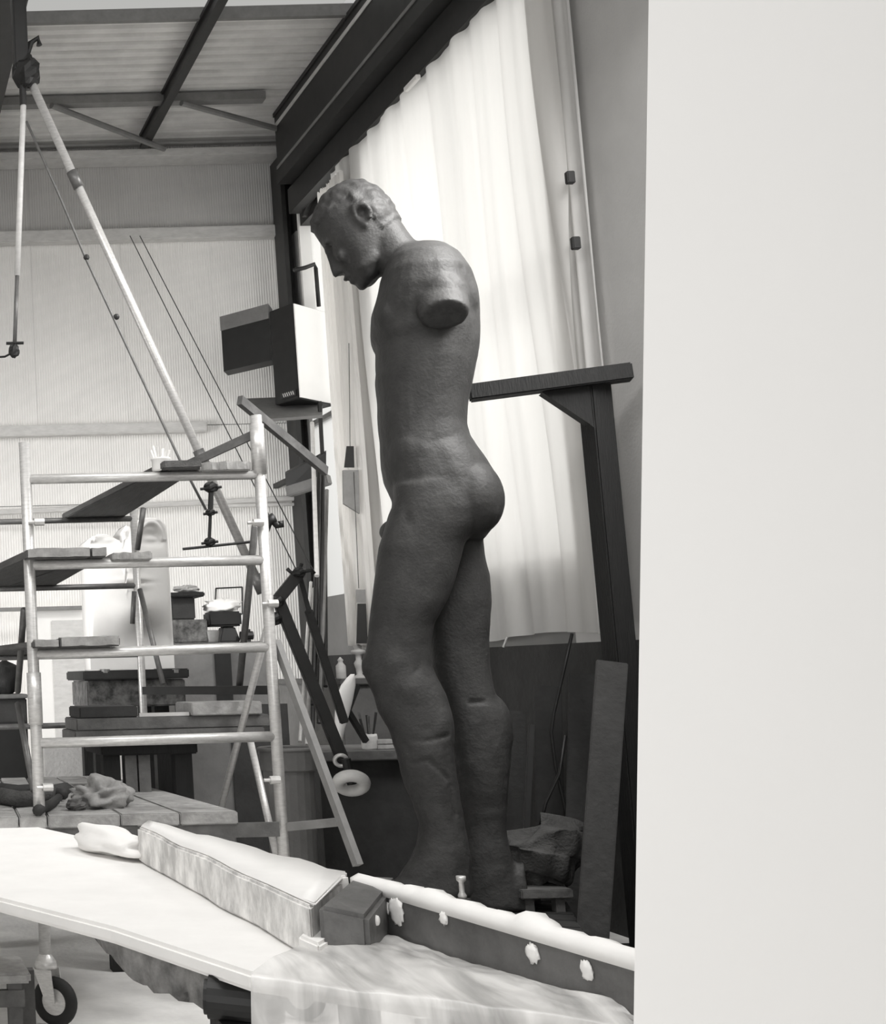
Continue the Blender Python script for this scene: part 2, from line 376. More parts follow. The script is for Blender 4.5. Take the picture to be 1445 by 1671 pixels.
tag(curtain('gathered_curtain', PX(590, 700, XW - .14).y, PX(547, 700, XW - .14).y, PX(560, 300, XW).z, lambda y: PX(560, 1055, XW - .14).z, XW - .14, 7, .055, M_CURTAIN, 8, nu=120), 'narrow white curtain gathered in folds left of the statue chest', 'curtain')
ye0 = PX(1000, 500, XW + .02).y
tag(curtain('grey_curtain', PX(978, 500, XW + .04).y, YC0 + .30, ZTOP + .2, lambda y: zh + .05, XW + .04, 3, .03, M_CURT_G, 12, nu=70), 'narrow heavier grey curtain edge right of the white curtain', 'curtain')
# curtain hooks on the edge
for k, (px, py) in enumerate(((927, 290), (936, 397))):
    p = PX(px, py, XW - .05)
    MB().box(p.x - .015, p.x + .035, p.y - .02, p.y + .02, p.z - .04, p.z + .04).build('clip', M_STEEL_D, wcur, bevel=.005)
p = PX(672, 136, XW - .1)
tag(MB().box(p.x - .02, p.x + .02, p.y - .12, p.y + .12, p.z - .02, p.z + .02).build('curtain_hook', M_PANEL_W, bevel=.005), 'small white hook on the dark pelmet above the curtain', 'hook')

# ================================================================== statue
S0 = P(705, 1090, 7.7); S0 = V((S0.x, S0.y, 0))
vv = V((S0.x, S0.y, 0)).normalized(); uu = V((vv.y, -vv.x, 0))
def SW(u, v, z): return S0 + uu * u + vv * v + V((0, 0, z))
def SP(px, py, v0=0.0):
    d = ray(px, py); t = (v0 - (EYE - S0).dot(vv)) / d.dot(vv); p = EYE + d * t
    return (p - S0).dot(uu), p.z
def slices(rows, v0, n=28, ex=2.4):
    rings = []
    for py, fx, bk, hw in rows:
        ua, za = SP(fx, py, v0); ub, zb = SP(bk, py, v0); uc, a = (ua + ub) / 2, (ub - ua) / 2; z = (za + zb) / 2
        ring = []
        for k in range(n):
            t = 2 * math.pi * k / n; c_, s_ = math.cos(t), math.sin(t)
            ring.append(SW(uc + a * math.copysign(abs(c_) ** (2 / ex), c_), v0 + hw * math.copysign(abs(s_) ** (2 / ex), s_), z))
        rings.append(ring)
    return rings
def sblob(mb, px, py, v, ru, rv, rz, rot=0.0):
    u, z = SP(px, py, v); a = uu * math.cos(rot) + V((0, 0, 1)) * math.sin(rot); b = -uu * math.sin(rot) + V((0, 0, 1)) * math.cos(rot)
    mb.blob(SW(u, v, z), (a, vv, b), (ru, rv, rz))
fig = MB()
fig.loft(slices([(399, 672, 698, .08), (404, 660, 712, .14), (414, 642, 733, .26), (432, 629, 753, .38), (460, 619, 772, .47), (490, 612, 781, .48), (516, 604, 784, .46),
    (540, 602.5, 784, .43), (554, 603.5, 784, .42), (568, 611, 783.5, .40), (590, 611, 780, .39), (605, 612, 777, .385), (622, 610.5, 774, .375), (640, 613, 770, .365), (660, 615, 765, .355), (680, 615, 763, .345), (700, 616, 762.7, .34),
    (720, 619, 768, .345), (740, 619, 781, .355), (758, 620, 794, .37), (783, 624.5, 810, .385), (814, 639, 819, .395), (840, 636, 817, .39), (862, 640, 807, .37), (884, 650, 789, .33)], 0))
nl, rl = -.2, .19
fig.loft(slices([(790, 640, 765, .20), (817, 641, 785, .215), (835, 633, 790, .22), (860, 626, 782, .22), (890, 617, 759, .215), (930, 612, 748, .205), (950, 609, 743, .2), (983, 605, 730, .19), (1020, 601.5, 709, .17),
    (1056, 597, 702, .155), (1087, 593, 704, .15), (1102, 594.5, 711, .15), (1133, 609, 728, .155), (1160, 616, 736, .16), (1195, 636, 739, .162), (1227, 645, 742, .158), (1274, 657, 747, .145),
    (1315, 673, 753, .13), (1345, 682, 758, .125), (1376, 679, 764, .13), (1400, 668, 768, .14), (1425, 654, 770, .15), (1455, 650, 772, .16)], nl))
fig.loft(slices([(820, 690, 790, .2), (885, 690, 789, .2), (917, 688, 793, .2), (943, 690, 799.7, .195), (983, 692, 802, .19), (1022, 696, 800, .175), (1046, 699, 798, .165), (1084, 704, 799.5, .16),
    (1114, 712, 804, .16), (1139, 720, 810, .16), (1153, 724, 820, .165), (1172, 728, 830, .17), (1205, 733, 835, .17), (1246, 738, 834, .165), (1288, 745, 830, .15), (1315, 750, 827, .135), (1340, 753, 826, .13),
    (1365, 752, 827, .13), (1406, 742, 838, .14), (1442, 730, 852, .15), (1475, 725, 864, .16)], rl))
# glutes, shoulders, shoulder blades, chest, calves, knees, hip
for sg in (-1, 1):
    sblob(fig, 774 if sg < 0 else 770, 812, .19 * sg, .155, .2, .21)
    sblob(fig, 722, 482, .36 * sg, .135, .15, .15, .3)
    sblob(fig, 742, 470, .2 * sg, .10, .16, .18, .5)
    sblob(fig, 640, 520, .2 * sg, .11, .2, .15)
    sblob(fig, 690, 740, .2 * sg, .19, .17, .2)
    sblob(fig, 690, 445, .25 * sg, .17, .2, .13)
sblob(fig, 612, 1088, nl, .075, .11, .1)
sblob(fig, 715, 1190, nl - .02, .085, .13, .2)
sblob(fig, 806, 1190, rl, .1, .15, .2)
sblob(fig, 643, 868, 0, .085, .12, .075)
# stump of the upper arms: a cut cylinder leaving the shoulder
for sg in (-1, 1):
    ua, za = SP(716, 468, .3 * sg); ub, zb = SP(725, 514, .50 * sg)
    pa, pb = SW(ua, .29 * sg, za), SW(ub, .50 * sg, zb); d = (pb - pa).normalized()
    x = d.cross(V((0, 0, 1))).normalized(); y = x.cross(d).normalized()
    rings = []
    for t, rr in ((0, 1.3), (.4, 1.2), (.8, 1.08), (1, 1.0)):
        c_ = pa.lerp(pb, t); rings.append([c_ + x * (.125 * rr * math.cos(k * math.pi / 12)) + y * (.098 * rr * math.sin(k * math.pi / 12)) for k in range(24)])
    fig.loft(rings)
# head in its own tilted frame: t down the face axis, n out of the face, both in pixels
HS = 1.0
def HP(n, t, v):     # v in metres
    px = 580 + .635 * t - .77 * n; py = 374 + .77 * t + .635 * n
    u, z = SP(px, py, 0); return SW(u, v, z)
PXM = 7.95 / F * 1.085
def hrings(rows, nn=28, ex=2.2):
    rings = []
    for t, fr, bk, hw in rows:
        c_, a = (fr + bk) / 2, (fr - bk) / 2
        rings.append([HP(c_ + a * math.copysign(abs(math.cos(q)) ** (2 / ex), math.cos(q)), t, hw * PXM * math.copysign(abs(math.sin(q)) ** (2 / ex), math.sin(q))) for q in (2 * math.pi * k / nn for k in range(nn))])
    return rings
fig.loft(hrings([(-70, 8, -22, 12), (-66, 24, -36, 24), (-58, 41, -49, 36), (-45, 56, -61, 46), (-30, 58, -68, 52), (-10, 60, -71, 55), (8, 61, -70, 55), (22, 60, -66, 53), (36, 58, -55, 50), (50, 57, -30, 46), (62, 54, -10, 41), (72, 53, 2, 35), (80, 50, 12, 28), (84, 42, 22, 18)]))
fig.loft(hrings([(10, 5, -64, 38), (35, 10, -65, 42), (55, 14, -63, 43), (78, 17, -62, 45), (95, 10, -63, 50), (112, 2, -67, 62), (130, -8, -74, 76)]))
hn = (HP(1, 0, 0) - HP(0, 0, 0)).normalized(); ht = (HP(0, 1, 0) - HP(0, 0, 0)).normalized()
def hblob(n, t, v, rn, rt, rv): fig.blob(HP(n, t, v * PXM), (hn, ht, vv), (rn * PXM, rt * PXM, rv * PXM), 14, 10)
# nose
fig.loft([[HP(n_, t_, s_ * PXM) for n_, t_, s_ in ring] for ring in (
    [(54, -4, -6), (54, -4, 6), (63, -4, 4), (63, -4, -4)], [(54, 16, -8), (54, 16, 8), (70, 16, 4), (70, 16, -4)], [(54, 32, -11), (54, 32, 11), (77, 33, 6), (77, 33, -6)], [(54, 43, -10), (54, 43, 10), (75, 41, 5), (75, 41, -5)])])
hblob(72, 37, 0, 6, 5, 6); hblob(62, 39, -9, 6, 5, 5); hblob(62, 39, 9, 6, 5, 5)
for sg in (-1, 1):
    hblob(57, -6, 19 * sg, 6, 5, 17); hblob(50, 28, 30 * sg, 9, 12, 12); hblob(52, 10, 20 * sg, 7, 6.5, 9)
    hblob(20, 60, 33 * sg, 22, 12, 10)
hblob(57, 52.5, 0, 11, 5, 16); hblob(53, 63.5, 0, 9.5, 5, 14); hblob(49, 77, 0, 9, 8, 15)
# ears
for sg in (-1, 1):
    pts = []
    for k in range(15):
        a_ = math.radians(-60 + 290 * k / 14); pts.append(HP(-14 - 10.5 * math.cos(a_) , 4 - 18 * math.sin(a_) * 1.0, sg * (57 + 4 * math.cos(a_ * .5)) * PXM))
    fig.tube(pts, 4.2 * PXM, 8)
    hblob(-13, 7, 54 * sg, 8, 14, 6); hblob(-7, 20, 55 * sg, 5, 6, 5)
# feet: front foot toes to the left, rear foot
for v0, heel, toe, py in ((nl, 768, 640, 1450), (rl, 860, 735, 1472)):
    ring = []
    for s in np.linspace(0, 1, 9):
        px = heel + (toe - heel) * s; u, z = SP(px, py, v0); h = .02 + .2 * (1 - s) ** .8; w = .10 + .06 * math.sin(s * 2.6)
        zb = SP(px, py + 12, v0)[1]
        ring.append([SW(u, v0 + w * math.cos(a), max(zb, z - .06) + (h + .06) * max(0, math.sin(a)) ** .7 if math.sin(a) > 0 else zb) for a in (2 * math.pi * k / 16 for k in range(16))])
    fig.loft(ring)
    for k in range(5):
        u, z = SP(toe, py, v0); fig.blob(SW(u - .02 + .015 * abs(k - 1), v0 - .1 + .05 * k, z + .005), (uu, vv, V((0, 0, 1))), (.075 - .006 * k, .03, .035), 10, 8)
tmp = fig.build('clay_statue', M_CLAY)
md = tmp.modifiers.new('r', 'REMESH'); md.mode = 'VOXEL'; md.voxel_size = .0125; md.use_smooth_shade = True
ms = tmp.modifiers.new('s', 'SMOOTH'); ms.iterations = 7; ms.factor = .5
dg = bpy.context.evaluated_depsgraph_get(); me = bpy.data.meshes.new_from_object(tmp.evaluated_get(dg)); tmp.modifiers.clear()
tmp.data = me
org = ORG[tmp.name]
co = np.empty(len(me.vertices) * 3, np.float32); me.vertices.foreach_get('co', co); co = co.reshape(-1, 3)
no = np.empty(len(me.vertices) * 3, np.float32); me.vertices.foreach_get('normal', no); no = no.reshape(-1, 3)
WC = co + np.array(org, np.float32)
def push(center, r, amount, vec=None):
    c_ = np.array(center, np.float32); d2 = ((WC - c_) ** 2).sum(1); w = np.exp(-d2 / (r * r))[:, None] * amount
    co[:] += w * (no if vec is None else np.array(vec, np.float32)[None])
def line_push(pts, r, amount):
    best = np.full(len(WC), 9.0, np.float32)
    for a_, b_ in zip(pts[:-1], pts[1:]):
        a_, b_ = np.array(a_, np.float32), np.array(b_, np.float32); ab = b_ - a_; t = np.clip(((WC - a_) @ ab) / (ab @ ab), 0, 1)
        best = np.minimum(best, ((WC - a_ - t[:, None] * ab) ** 2).sum(1))
    co[:] += no * (np.exp(-best / (r * r)) * amount)[:, None]
for sg in (-1, 1):
    push(HP(58, 4, 19 * sg * PXM), 10 * PXM, -8 * PXM, hn); push(HP(56, 11, 20 * sg * PXM), 6 * PXM, 3 * PXM, hn)
    push(HP(48, 36, 38 * sg * PXM), 11 * PXM, -3 * PXM)
    push(HP(-16, 2, 58 * sg * PXM), 6 * PXM, -7 * PXM)
line_push([HP(64, 58, -13 * PXM), HP(64, 58, 13 * PXM)], 2.2 * PXM, -4 * PXM)
near = lambda px, py, v: SW(*(lambda q: (q[0], v, q[1]))(SP(px, py, v)))
# creases: gluteal fold, shoulder-blade furrow, flank, belly folds, calf bands
line_push([near(738, 452, -.46), near(750, 470, -.44), near(762, 500, -.4)], .03, -.014)
line_push([near(752, 440, -.36), near(768, 470, -.32), near(776, 505, -.3)], .03, -.012)
line_push([near(640, 560, -.42), near(690, 552, -.46), near(755, 545, -.4)], .03, -.016)
line_push([near(640, 700, -.36), near(700, 720, -.37), near(755, 706, -.3)], .03, -.008)
line_push([near(626, 790, -.36), near(650, 815, -.4), near(662, 850, -.42)], .03, -.012)
line_push([near(640, 1203, nl - .16), near(690, 1210, nl - .17), near(738, 1200, nl - .12)], .012, -.010)
line_push([near(655, 1250, nl - .15), near(700, 1240, nl - .16), near(735, 1275, nl - .12), near(745, 1330, nl - .1)], .012, -.012)
line_push([near(768, 1146, rl - .16), near(800, 1144, rl - .16), near(822, 1150, rl - .1)], .012, -.018)
line_push([near(704, 1052, nl - .1), near(692, 1080, nl - .14), near(680, 1096, nl - .15)], .014, -.022)
push(near(668, 1125, nl - .15), .07, .018); push(near(640, 1082, nl - .15), .06, .014)
sp = np.array([noise.fractal(Vector(map(float, p)) * 5.0, 1.0, 2.0, 3) for p in WC], np.float32)
sp2 = np.array([noise.noise(Vector(map(float, p)) * 26.0) for p in WC], np.float32)
hc = np.array(HP(-15, -25, 0)); hrel = WC - hc; tt = hrel @ np.array(ht) / PXM; nn_ = hrel @ np.array(hn) / PXM
vabs = np.abs(((WC - np.array(S0)) @ np.array(vv))) / PXM
hair = ((np.linalg.norm(hrel, axis=1) / PXM < 98) & ((tt < -8) | ((nn_ < -2) & (tt < 62 + nn_ * .2))) & ~((nn_ > -6) & (tt > 8)) & ~((nn_ > 55) & (tt > -14))).astype(np.float32)
low = (WC[:, 2] < SP(700, 1180)[1]).astype(np.float32)
amp = .003 + .004 * low
sp3 = np.array([noise.noise(Vector(map(float, p)) * 15.0) for p in WC], np.float32)
co += no * (sp * amp + sp2 * (.0006 + .0085 * hair + .0015 * low) + hair * (.012 + .009 * sp3))[:, None]
me.vertices.foreach_set('co', co.ravel()); me.update()
for p_ in me.polygons: p_.use_smooth = True
tag(tmp, 'colossal dark clay statue of a standing nude man, armless, head bowed', 'statue')
# plinth under the statue
zb = min(SP(705, 1462, nl)[1], SP(760, 1475, rl)[1]) - .02
pl = thing('statue_plinth', 'low dark timber plinth under the feet of the clay statue', 'plinth', (S0.x, S0.y, 0))
pc = SW(.12, 0, 0)
m = MB()
for k in range(7):
    y = -.7 + .2 * k
    MB().hexa([SW(-.42, y, zb - .06), SW(.62, y, zb - .06), SW(.62, y + .19, zb - .06), SW(-.42, y + .19, zb - .06)], [SW(-.42, y, zb), SW(.62, y, zb), SW(.62, y + .19, zb), SW(-.42, y + .19, zb)]).build('board', M_DARKCAB, pl, bevel=.008)
for v0 in (-.6, .5):
    MB().hexa([SW(-.4, v0, 0), SW(.6, v0, 0), SW(.6, v0 + .12, 0), SW(-.4, v0 + .12, 0)], [SW(-.4, v0, zb - .06), SW(.6, v0, zb - .06), SW(.6, v0 + .12, zb - .06), SW(-.4, v0 + .12, zb - .06)]).build('bearer', M_DARKCAB, pl)

# ================================================================== timber back-iron frame behind the statue
o = thing('timber_gantry', 'black timber post and beam with corner brace propping the statue back', 'gantry', (P(1000, 900, 7.8).x, 7.8, 0))
ptop = P(990, 612, 7.8); pw = P(995, 700, 7.8).x - P(966, 700, 7.8).x
xR = P(993, 660, 7.8).x
wp = xR - P(962, 690, 7.8).x
tdir = (P(770, 641, 8.12) - P(1022, 607, 7.8)).normalized()
MB().box(xR - wp, xR, 7.75, 7.75 + wp * 1.3, 0, P(990, 614, 7.8).z).build('post', M_WOOD_D, o, bevel=.008)
MB().bar(P(765, 642, 8.0), P(1030, 607, 7.68), .12, .098).build('beam', M_WOOD_D, o, bevel=.008)
MB().prism([P(884, 640, 7.85), P(972, 618, 7.75), P(976, 704, 7.75), P(962, 692, 7.77)], (0.03, .1, 0)).build('corner_brace', M_WOOD_D, o)

# ================================================================== scaffold
YF, YR = 6.8, 8.75
sc_ = thing('tower_scaffold', 'galvanised tube scaffold tower on castors left of the statue', 'scaffold', (P(250, 1100, YF).x, 7.7, 0))
XL = (P(38, 730, YF).x + P(76, 1560, YF).x) / 2; XRt = (P(419, 690, YF).x + P(461, 1380, YF).x) / 2
XR2 = P(224, 960, YR).x; XL2 = XR2 - (XRt - XL)
ztop_l, ztop_r = P(38, 722, YF).z, P(419, 678, YF).z
def spost(x, y, z0, z1, r=.029, joint=None):
    pst = MB().tube([(x, y, z0), (x, y, z1)], r, 12).build('post', M_GALV, sc_, smooth=True)
    if joint: MB().tube([(x, y, joint - .13), (x, y, joint + .13)], r * 1.25, 12).build('sleeve', M_GALV, pst, smooth=True)
    return pst
spost(XL, YF, .3, ztop_l, joint=P(55, 1140, YF).z); spost(XRt, YF, .3, ztop_r, joint=P(420, 733, YF).z)
spost(XR2, YR, .3, P(222, 790, YR).z, .024); spost(XL2, YR, .3, P(222, 790, YR).z, .024)
RZ = []
for y0, y1, y2 in ((782, 774, 849), (922, 914, 960), (1068, 1056, 1074), (1213, 1202, 1188), (1360, 1350, None)):
    z = (P(60, y0, YF).z + P(430, y1, YF).z) / 2; RZ.append(z)
    MB().tube([(XL, YF, P(60, y0, YF).z), (XRt, YF, P(430, y1, YF).z)], .0255, 12).build('rung', M_GALV, sc_, smooth=True)
    MB().tube([(XL2, YR, z + .01), (XR2, YR, z + .01)], .019, 10).build('rung', M_GALV_D, sc_, smooth=True)
# side ties and braces
for p0, ya, p1, yb, r, m_ in (((234, 829), 8.6, (224, 897), 8.7, .018, M_GALV_D), ((228, 962), 8.65, (266, 1116), 8.3, .017, M_GALV_D), ((219, 965), 8.7, (216, 1018), 8.7, .016, M_GALV_D),
        ((39, 995), 7.0, (29, 1128), 7.6, .018, M_GALV_D), ((29, 1148), 7.4, (55, 1290), 7.0, .018, M_GALV_D),
        ((416, 858), 7.3, (390, 1125), 7.9, .02, M_GALV_D), ((439, 1012), 7.0, (359, 1323), 7.9, .019, M_GALV), ((408, 1208), 7.4, (450, 1392), 7.0, .019, M_GALV)):
    MB().tube([P(*p0, ya), P(*p1, yb)], r, 10).build('brace', m_, sc_, smooth=True)
MB().bar(P(235, 1127, 8.7), P(446, 1126, 7.6), .03, .05).build('cross_bar', M_STEEL_D, sc_)
MB().bar(P(450, 1046, 6.85), P(584, 1412, 6.4), .036, .036).build('outrigger', M_STEEL_M, sc_)
MB().bar(P(462, 1350, 6.8), P(556, 1341, 6.6), .03, .04).build('outrigger', M_STEEL_M, sc_)
# couplers and thumb screws
for px, py in ((56, 852), (413, 853), (437, 985), (440, 1273), (70, 1285)):
    p = P(px, py, YF - .03); cp = MB().tube([p, p + V((.05, 0, 0))], .02, 8).build('coupler', M_GALV, sc_)
    MB().tube([p + V((-.03, -.0, 0)), p + V((0, 0, 0))], .009, 6).build('thumb_screw', M_GALV, cp)
# castors
for x, y in ((XL, YF), (XRt, YF), (XL2, YR), (XR2, YR)):
    cs = MB().lathe((x, y, .27), [(.02, .08), (.035, .06), (.052, .035), (.055, .02), (.055, 0), (.03, -.005)], 16).build('castor', M_GALV, sc_, smooth=True)
    wx, wy = x + .0, y
    d = V((.8, -.6, 0)).normalized(); nrm = V((d.y, -d.x, 0)); wc = V((x, y, .118)) + d * .045
    for sgn in (-1, 1):
        MB().prism([V((x, y, .27)) + nrm * (.04 * sgn) - d * .045, V((x, y, .27)) + nrm * (.04 * sgn) + d * .05, wc + nrm * (.04 * sgn) + d * .022, wc + nrm * (.04 * sgn) - d * .03], nrm * (.006 * sgn)).build('fork', M_GALV, cs)
    MB().torus(wc, nrm, .088, .03, 32, 10).build('tyre', M_RUBBER, cs, smooth=True)
    MB().lathe(wc - nrm * .016, [(.03, -.006), (.07, 0), (.07, .032), (.03, .038)], 24, nrm).build('wheel_disc', M_GALV, cs)

# planks on the scaffold
def plank(name, f0_, f1_, r0_, r1_, z, th, label, m, yf=YF - .1, yr=YR + .1, grp='planks on the scaffold', jag=0.0, cat='plank', m_up=None):
    xa, xb_ = P(f0_, 1090, yf).x, P(f1_, 1090, yf).x; xc, xd = P(r0_, 1095, yr).x, P(r1_, 1095, yr).x
    mb = MB(); N = 10; bot = []; top = []
    rings = []
    for i in range(N + 1):
        s = i / N; y = yf + (yr - yf) * s; x0 = xa + (xc - xa) * s; x1 = xb_ + (xd - xb_) * s
        j = V((0, noise.noise(V((x0 * 9, s, z))) * jag, 0)) if i == 0 else V((0, 0, 0))
        rings.append([V((x0, y, z)) + j, V((x1, y, z)) - j, V((x1, y, z + th)) - j * .5, V((x0, y, z + th)) + j * .6])
    mb.loft(rings)
    o = tag(mb.build(name, m, bevel=.006), label, cat, grp)
    if m is M_WOOD_U and z < 2.5:
        cr = []
        for i in range(13):
            x = xa + (xb_ - xa) * (.02 + .96 * i / 12); n1_ = noise.noise(V((x * 14, z, 2))); n2_ = noise.noise(V((x * 17, z, 7)))
            cr.append([V((x, yf - .006, z + .004 + .006 * abs(n1_))), V((x, yf + .10, z + th + .001)), V((x, yf + .09, z + th + .008 + .006 * n1_)), V((x, yf - .008, z + th + .004 + .007 * n2_))])
        MB().loft(cr).build('plaster_crust', M_WOOD_L, o)
    return o
rt = .0265
plank('scaffold_plank', 285, 348, 112, 212, RZ[0] + rt, .04, 'dark plank on the topmost scaffold rung sloping back to the left', M_WOOD_U)
plank('scaffold_plank', 51, 157, -62, 15, RZ[1] + rt, .045, 'left plank on the second scaffold rung from the top', M_WOOD_U)
plank('scaffold_plank', 159, 183, 17, 95, RZ[1] + rt, .045, 'right plank on the second scaffold rung from the top', M_WOOD_U, jag=.01)
plank('scaffold_plank', 58, 98, -70, 2, RZ[2] + rt, .035, 'narrow left plank on the third scaffold rung', M_WOOD_U)
plank('scaffold_plank', 100, 198, 4, 90, RZ[2] + rt, .045, 'wider right plank on the third scaffold rung', M_WOOD_U)
for k, (a_, b_, c_, d_) in enumerate(((-70, 20, -110, -8), (22, 66, -6, 35), (68, 184, 37, 82), (186, 279, 84, 124), (281, 374, 126, 168))):
    plank('platform_board', a_, b_, c_, d_, RZ[4] + rt, .062, ('leftmost board', 'second board from the left', 'middle board', 'fourth board from the left', 'right-hand board with a rounded end')[k] + ' of the dusty platform on the lowest scaffold rung', M_WOOD_L, grp='boards of the low scaffold platform', jag=.02, yf=YF - .06, yr=9.3)
tag(MB().bar(P(60, 1362, YF - .04), P(455, 1353, YF - .04), .02, .07).build('platform_bearer', M_WOOD_M), 'grey timber bearer under the front of the low scaffold platform', 'bearer')
# plank ends lying on the rungs
def chunk(name, px0, px1, py0, py1, Y, dep, label, m, cat='board', grp=None, sd=0, bev=.006):
    a = P(px0, py1, Y); b = P(px1, py1, Y); zt_ = P((px0 + px1) / 2, py0, Y).z; zb_ = (a.z + b.z) / 2; n = 14; rings = []
    for i in range(n + 1):
        s = i / n; x = a.x + (b.x - a.x) * s; jt = noise.noise(V((s * 5, sd, 1))) * .15 * (zt_ - zb_); jb = max(0, noise.noise(V((s * 5, sd, 4)))) * .08 * (zt_ - zb_)
        jy = noise.noise(V((s * 7, sd, 9))) * .03
        rings.append([V((x, Y + jy, zb_ + jb)), V((x, Y + dep, zb_ + jb)), V((x, Y + dep, zt_ + jt)), V((x, Y + jy, zt_ + jt))])
    mb = MB().loft(rings); return tag(mb.build(name, m, bevel=bev), label, cat, grp)
chunk('broken_board', 326, 411, 753, 768, YF - .06, .25, 'broken dusty board end on the right of the topmost rung', M_WOOD_L, sd=3)
chunk('broken_board', 184, 249, 901, 914, YF - .08, .3, 'splintered pale board end on the second scaffold rung', M_WOOD_L, sd=5)
# laths crossing at the scaffold head
tag(MB().bar(P(283, 769, 7.0), P(416, 708, 6.86), .03, .042).build('timber_lath', M_WOOD_M), 'flat grey lath sloping up from the top plank to the right scaffold post', 'lath', 'crossed laths at the scaffold head')
tag(MB().bar(P(391, 653, 7.0), P(531, 769, 7.6), .03, .052).build('timber_lath', M_WOOD_M), 'flat grey lath sloping down right from above the scaffold post', 'lath', 'crossed laths at the scaffold head')
# jar of brushes on the top rung
p = P(263, 773, YF - .0); jr = thing('brush_jar', 'white plaster-spattered jar of brushes on the topmost scaffold rung', 'jar', (p.x, p.y, RZ[0] + rt))
z0 = RZ[0] + rt
MB().lathe((p.x, p.y, z0), [(.042, 0), (.046, .01), (.046, .055), (.05, .06), (.05, .068), (.04, .068), (.036, .02)], 18).build('pot', M_PANEL_W, jr, smooth=True)
for k in range(6):
    a_ = k * 1.05; MB().tube([(p.x + .02 * math.cos(a_), p.y + .02 * math.sin(a_), z0 + .03), (p.x + .05 * math.cos(a_) , p.y + .05 * math.sin(a_), z0 + .11 + .015 * (k % 3))], .004, 6, .007).build('brush', M_PANEL_W, jr)

# ================================================================== pointing machine: boom, hanging pointers, jointed arm
YM = 8.3
bo = thing('pointing_boom', 'long pale metal boom tube of the pointing machine crossing diagonally over the scaffold', 'boom', P(425, 965, YM))
bp0, bp1 = P(48, 128, YM), P(428, 966, YM)
MB().tube([bp0, bp1], .0275, 12).build('boom_tube', M_GALV, bo, smooth=True)
for t in (.205, .75, .985):
    c_ = bp0.lerp(bp1, t); d = (bp1 - bp0).normalized(); MB().tube([c_ - d * .06, c_ + d * .06], .036, 12).build('collar', M_GALV_D, bo, smooth=True)
hd = MB().blob(P(42, 118, YM), (V((1, 0, 0)), V((0, 1, 0)), V((0, 0, 1))), (.09, .09, .11), 14, 10, .3, 3).build('pivot_head', M_BLACK, bo)
MB().tube([P(36, 128, YM), P(50, 70, YM), P(62, 62, YM), P(64, 74, YM)], .02, 8).build('hook', M_BLACK, hd)
MB().box(P(22, 100, YM).x, P(45, 100, YM).x, YM - .06, YM + .06, P(30, 120, YM).z, ZC - .26).build('hanger_post', M_BLACK, bo, bevel=.01)
hp = thing('hanging_pointer', 'pale tube hanging at the left edge with a clamped needle at its foot', 'pointer', P(23, 575, YM))
MB().tube([P(38, 172, YM), P(28, 450, YM)], .019, 10).build('tube', M_RAIL, hp, smooth=True)
MB().tube([P(38, 172, YM), P(36, 125, YM)], .022, 10).build('socket', M_BLACK, hp)
MB().tube([P(28, 450, YM), P(24, 560, YM)], .013, 10).build('rod', M_GALV_D, hp, smooth=True)
ck = MB().blob(P(23, 572, YM), (V((1, 0, 0)), V((0, 1, 0)), V((0, 0, 1))), (.035, .035, .045), 10, 8, .4, 3).build('clamp', M_BLACK, hp)
MB().tube([P(23, 560, YM) + V((-.05, 0, 0)), P(23, 560, YM) + V((.06, 0, 0))], .01, 8).build('clamp_screw', M_BLACK, ck)
MB().tube([P(23, 574, YM), P(8, 582, YM), P(-30, 585, YM)], .007, 6).build('needle', M_BLACK, hp)
MB().tube([P(43, 198, YM), P(95, 315, YM), P(140, 422, YM), P(292, 748, YM), P(336, 832, YM)], .0085, 6).build('tie_rod', M_GALV_D, hp, smooth=True)
for px, py in ((141, 420), (190, 517)): MB().blob(P(px, py, YM), (V((1, 0, 0)), V((0, 1, 0)), V((0, 0, 1))), (.02, .02, .02), 8, 6).build('knot', M_STEEL_D, hp)
# lower pointer under the top plank
lp = thing('needle_pointer', 'black iron rod with clamps and a level needle hanging under the scaffold top', 'pointer', P(342, 890, 7.9))
MB().tube([P(345, 788, 7.9), P(343, 840, 7.9)], .016, 8).build('rod', M_BLACK, lp)
MB().tube([P(343, 840, 7.9), P(341, 893, 7.9)], .010, 8).build('rod', M_BLACK, lp)
for px, py, s_ in ((344, 795, .045), (343, 836, .03), (342, 884, .035)):
    q_ = P(px, py, 7.9); k_ = MB().blob(q_, (V((1, 0, 0)), V((0, 1, 0)), V((0, 0, 1))), (s_, .03, s_ * .7), 10, 8, .4, 3).build('clamp', M_BLACK, lp)
    MB().tube([q_ + V((-s_ * 1.4, 0, -.01)), q_ + V((s_ * 1.4, 0, .0))], .009, 6).build('screw', M_BLACK, k_)
MB().tube([P(298, 896, 7.9), P(412, 884, 7.9)], .008, 8).build('needle', M_BLACK, lp)
MB().tube([P(412, 884, 7.9), P(424, 858, 7.8)], .011, 8).build('needle_arm', M_BLACK, lp)
hk = thing('pipe_clamp', 'black hooked clamp jutting right from the scaffold post', 'clamp', P(445, 860, 7.2))
MB().tube([P(430, 880, 7.2), P(437, 850, 7.2), P(447, 845, 7.2)], .03, 10).build('grip', M_BLACK, hk, smooth=True)
MB().tube([P(443, 848, 7.2), P(452, 858, 7.2), P(459, 857, 7.2), P(458, 850, 7.2)], .018, 8).build('hook', M_BLACK, hk, smooth=True)
# long wires
for k, (p0, p1) in enumerate((((212, 385), (483, 930)), ((228, 385), (512, 933)))):
    tag(MB().tube([P(*p0, 10.5), P(*p1, 8.2)], .004, 5).build('steel_wire', M_STEEL_D), ('left' if k == 0 else 'right') + ' one of two thin wires running down to the jointed arm', 'wire', 'wires of the pointing machine')
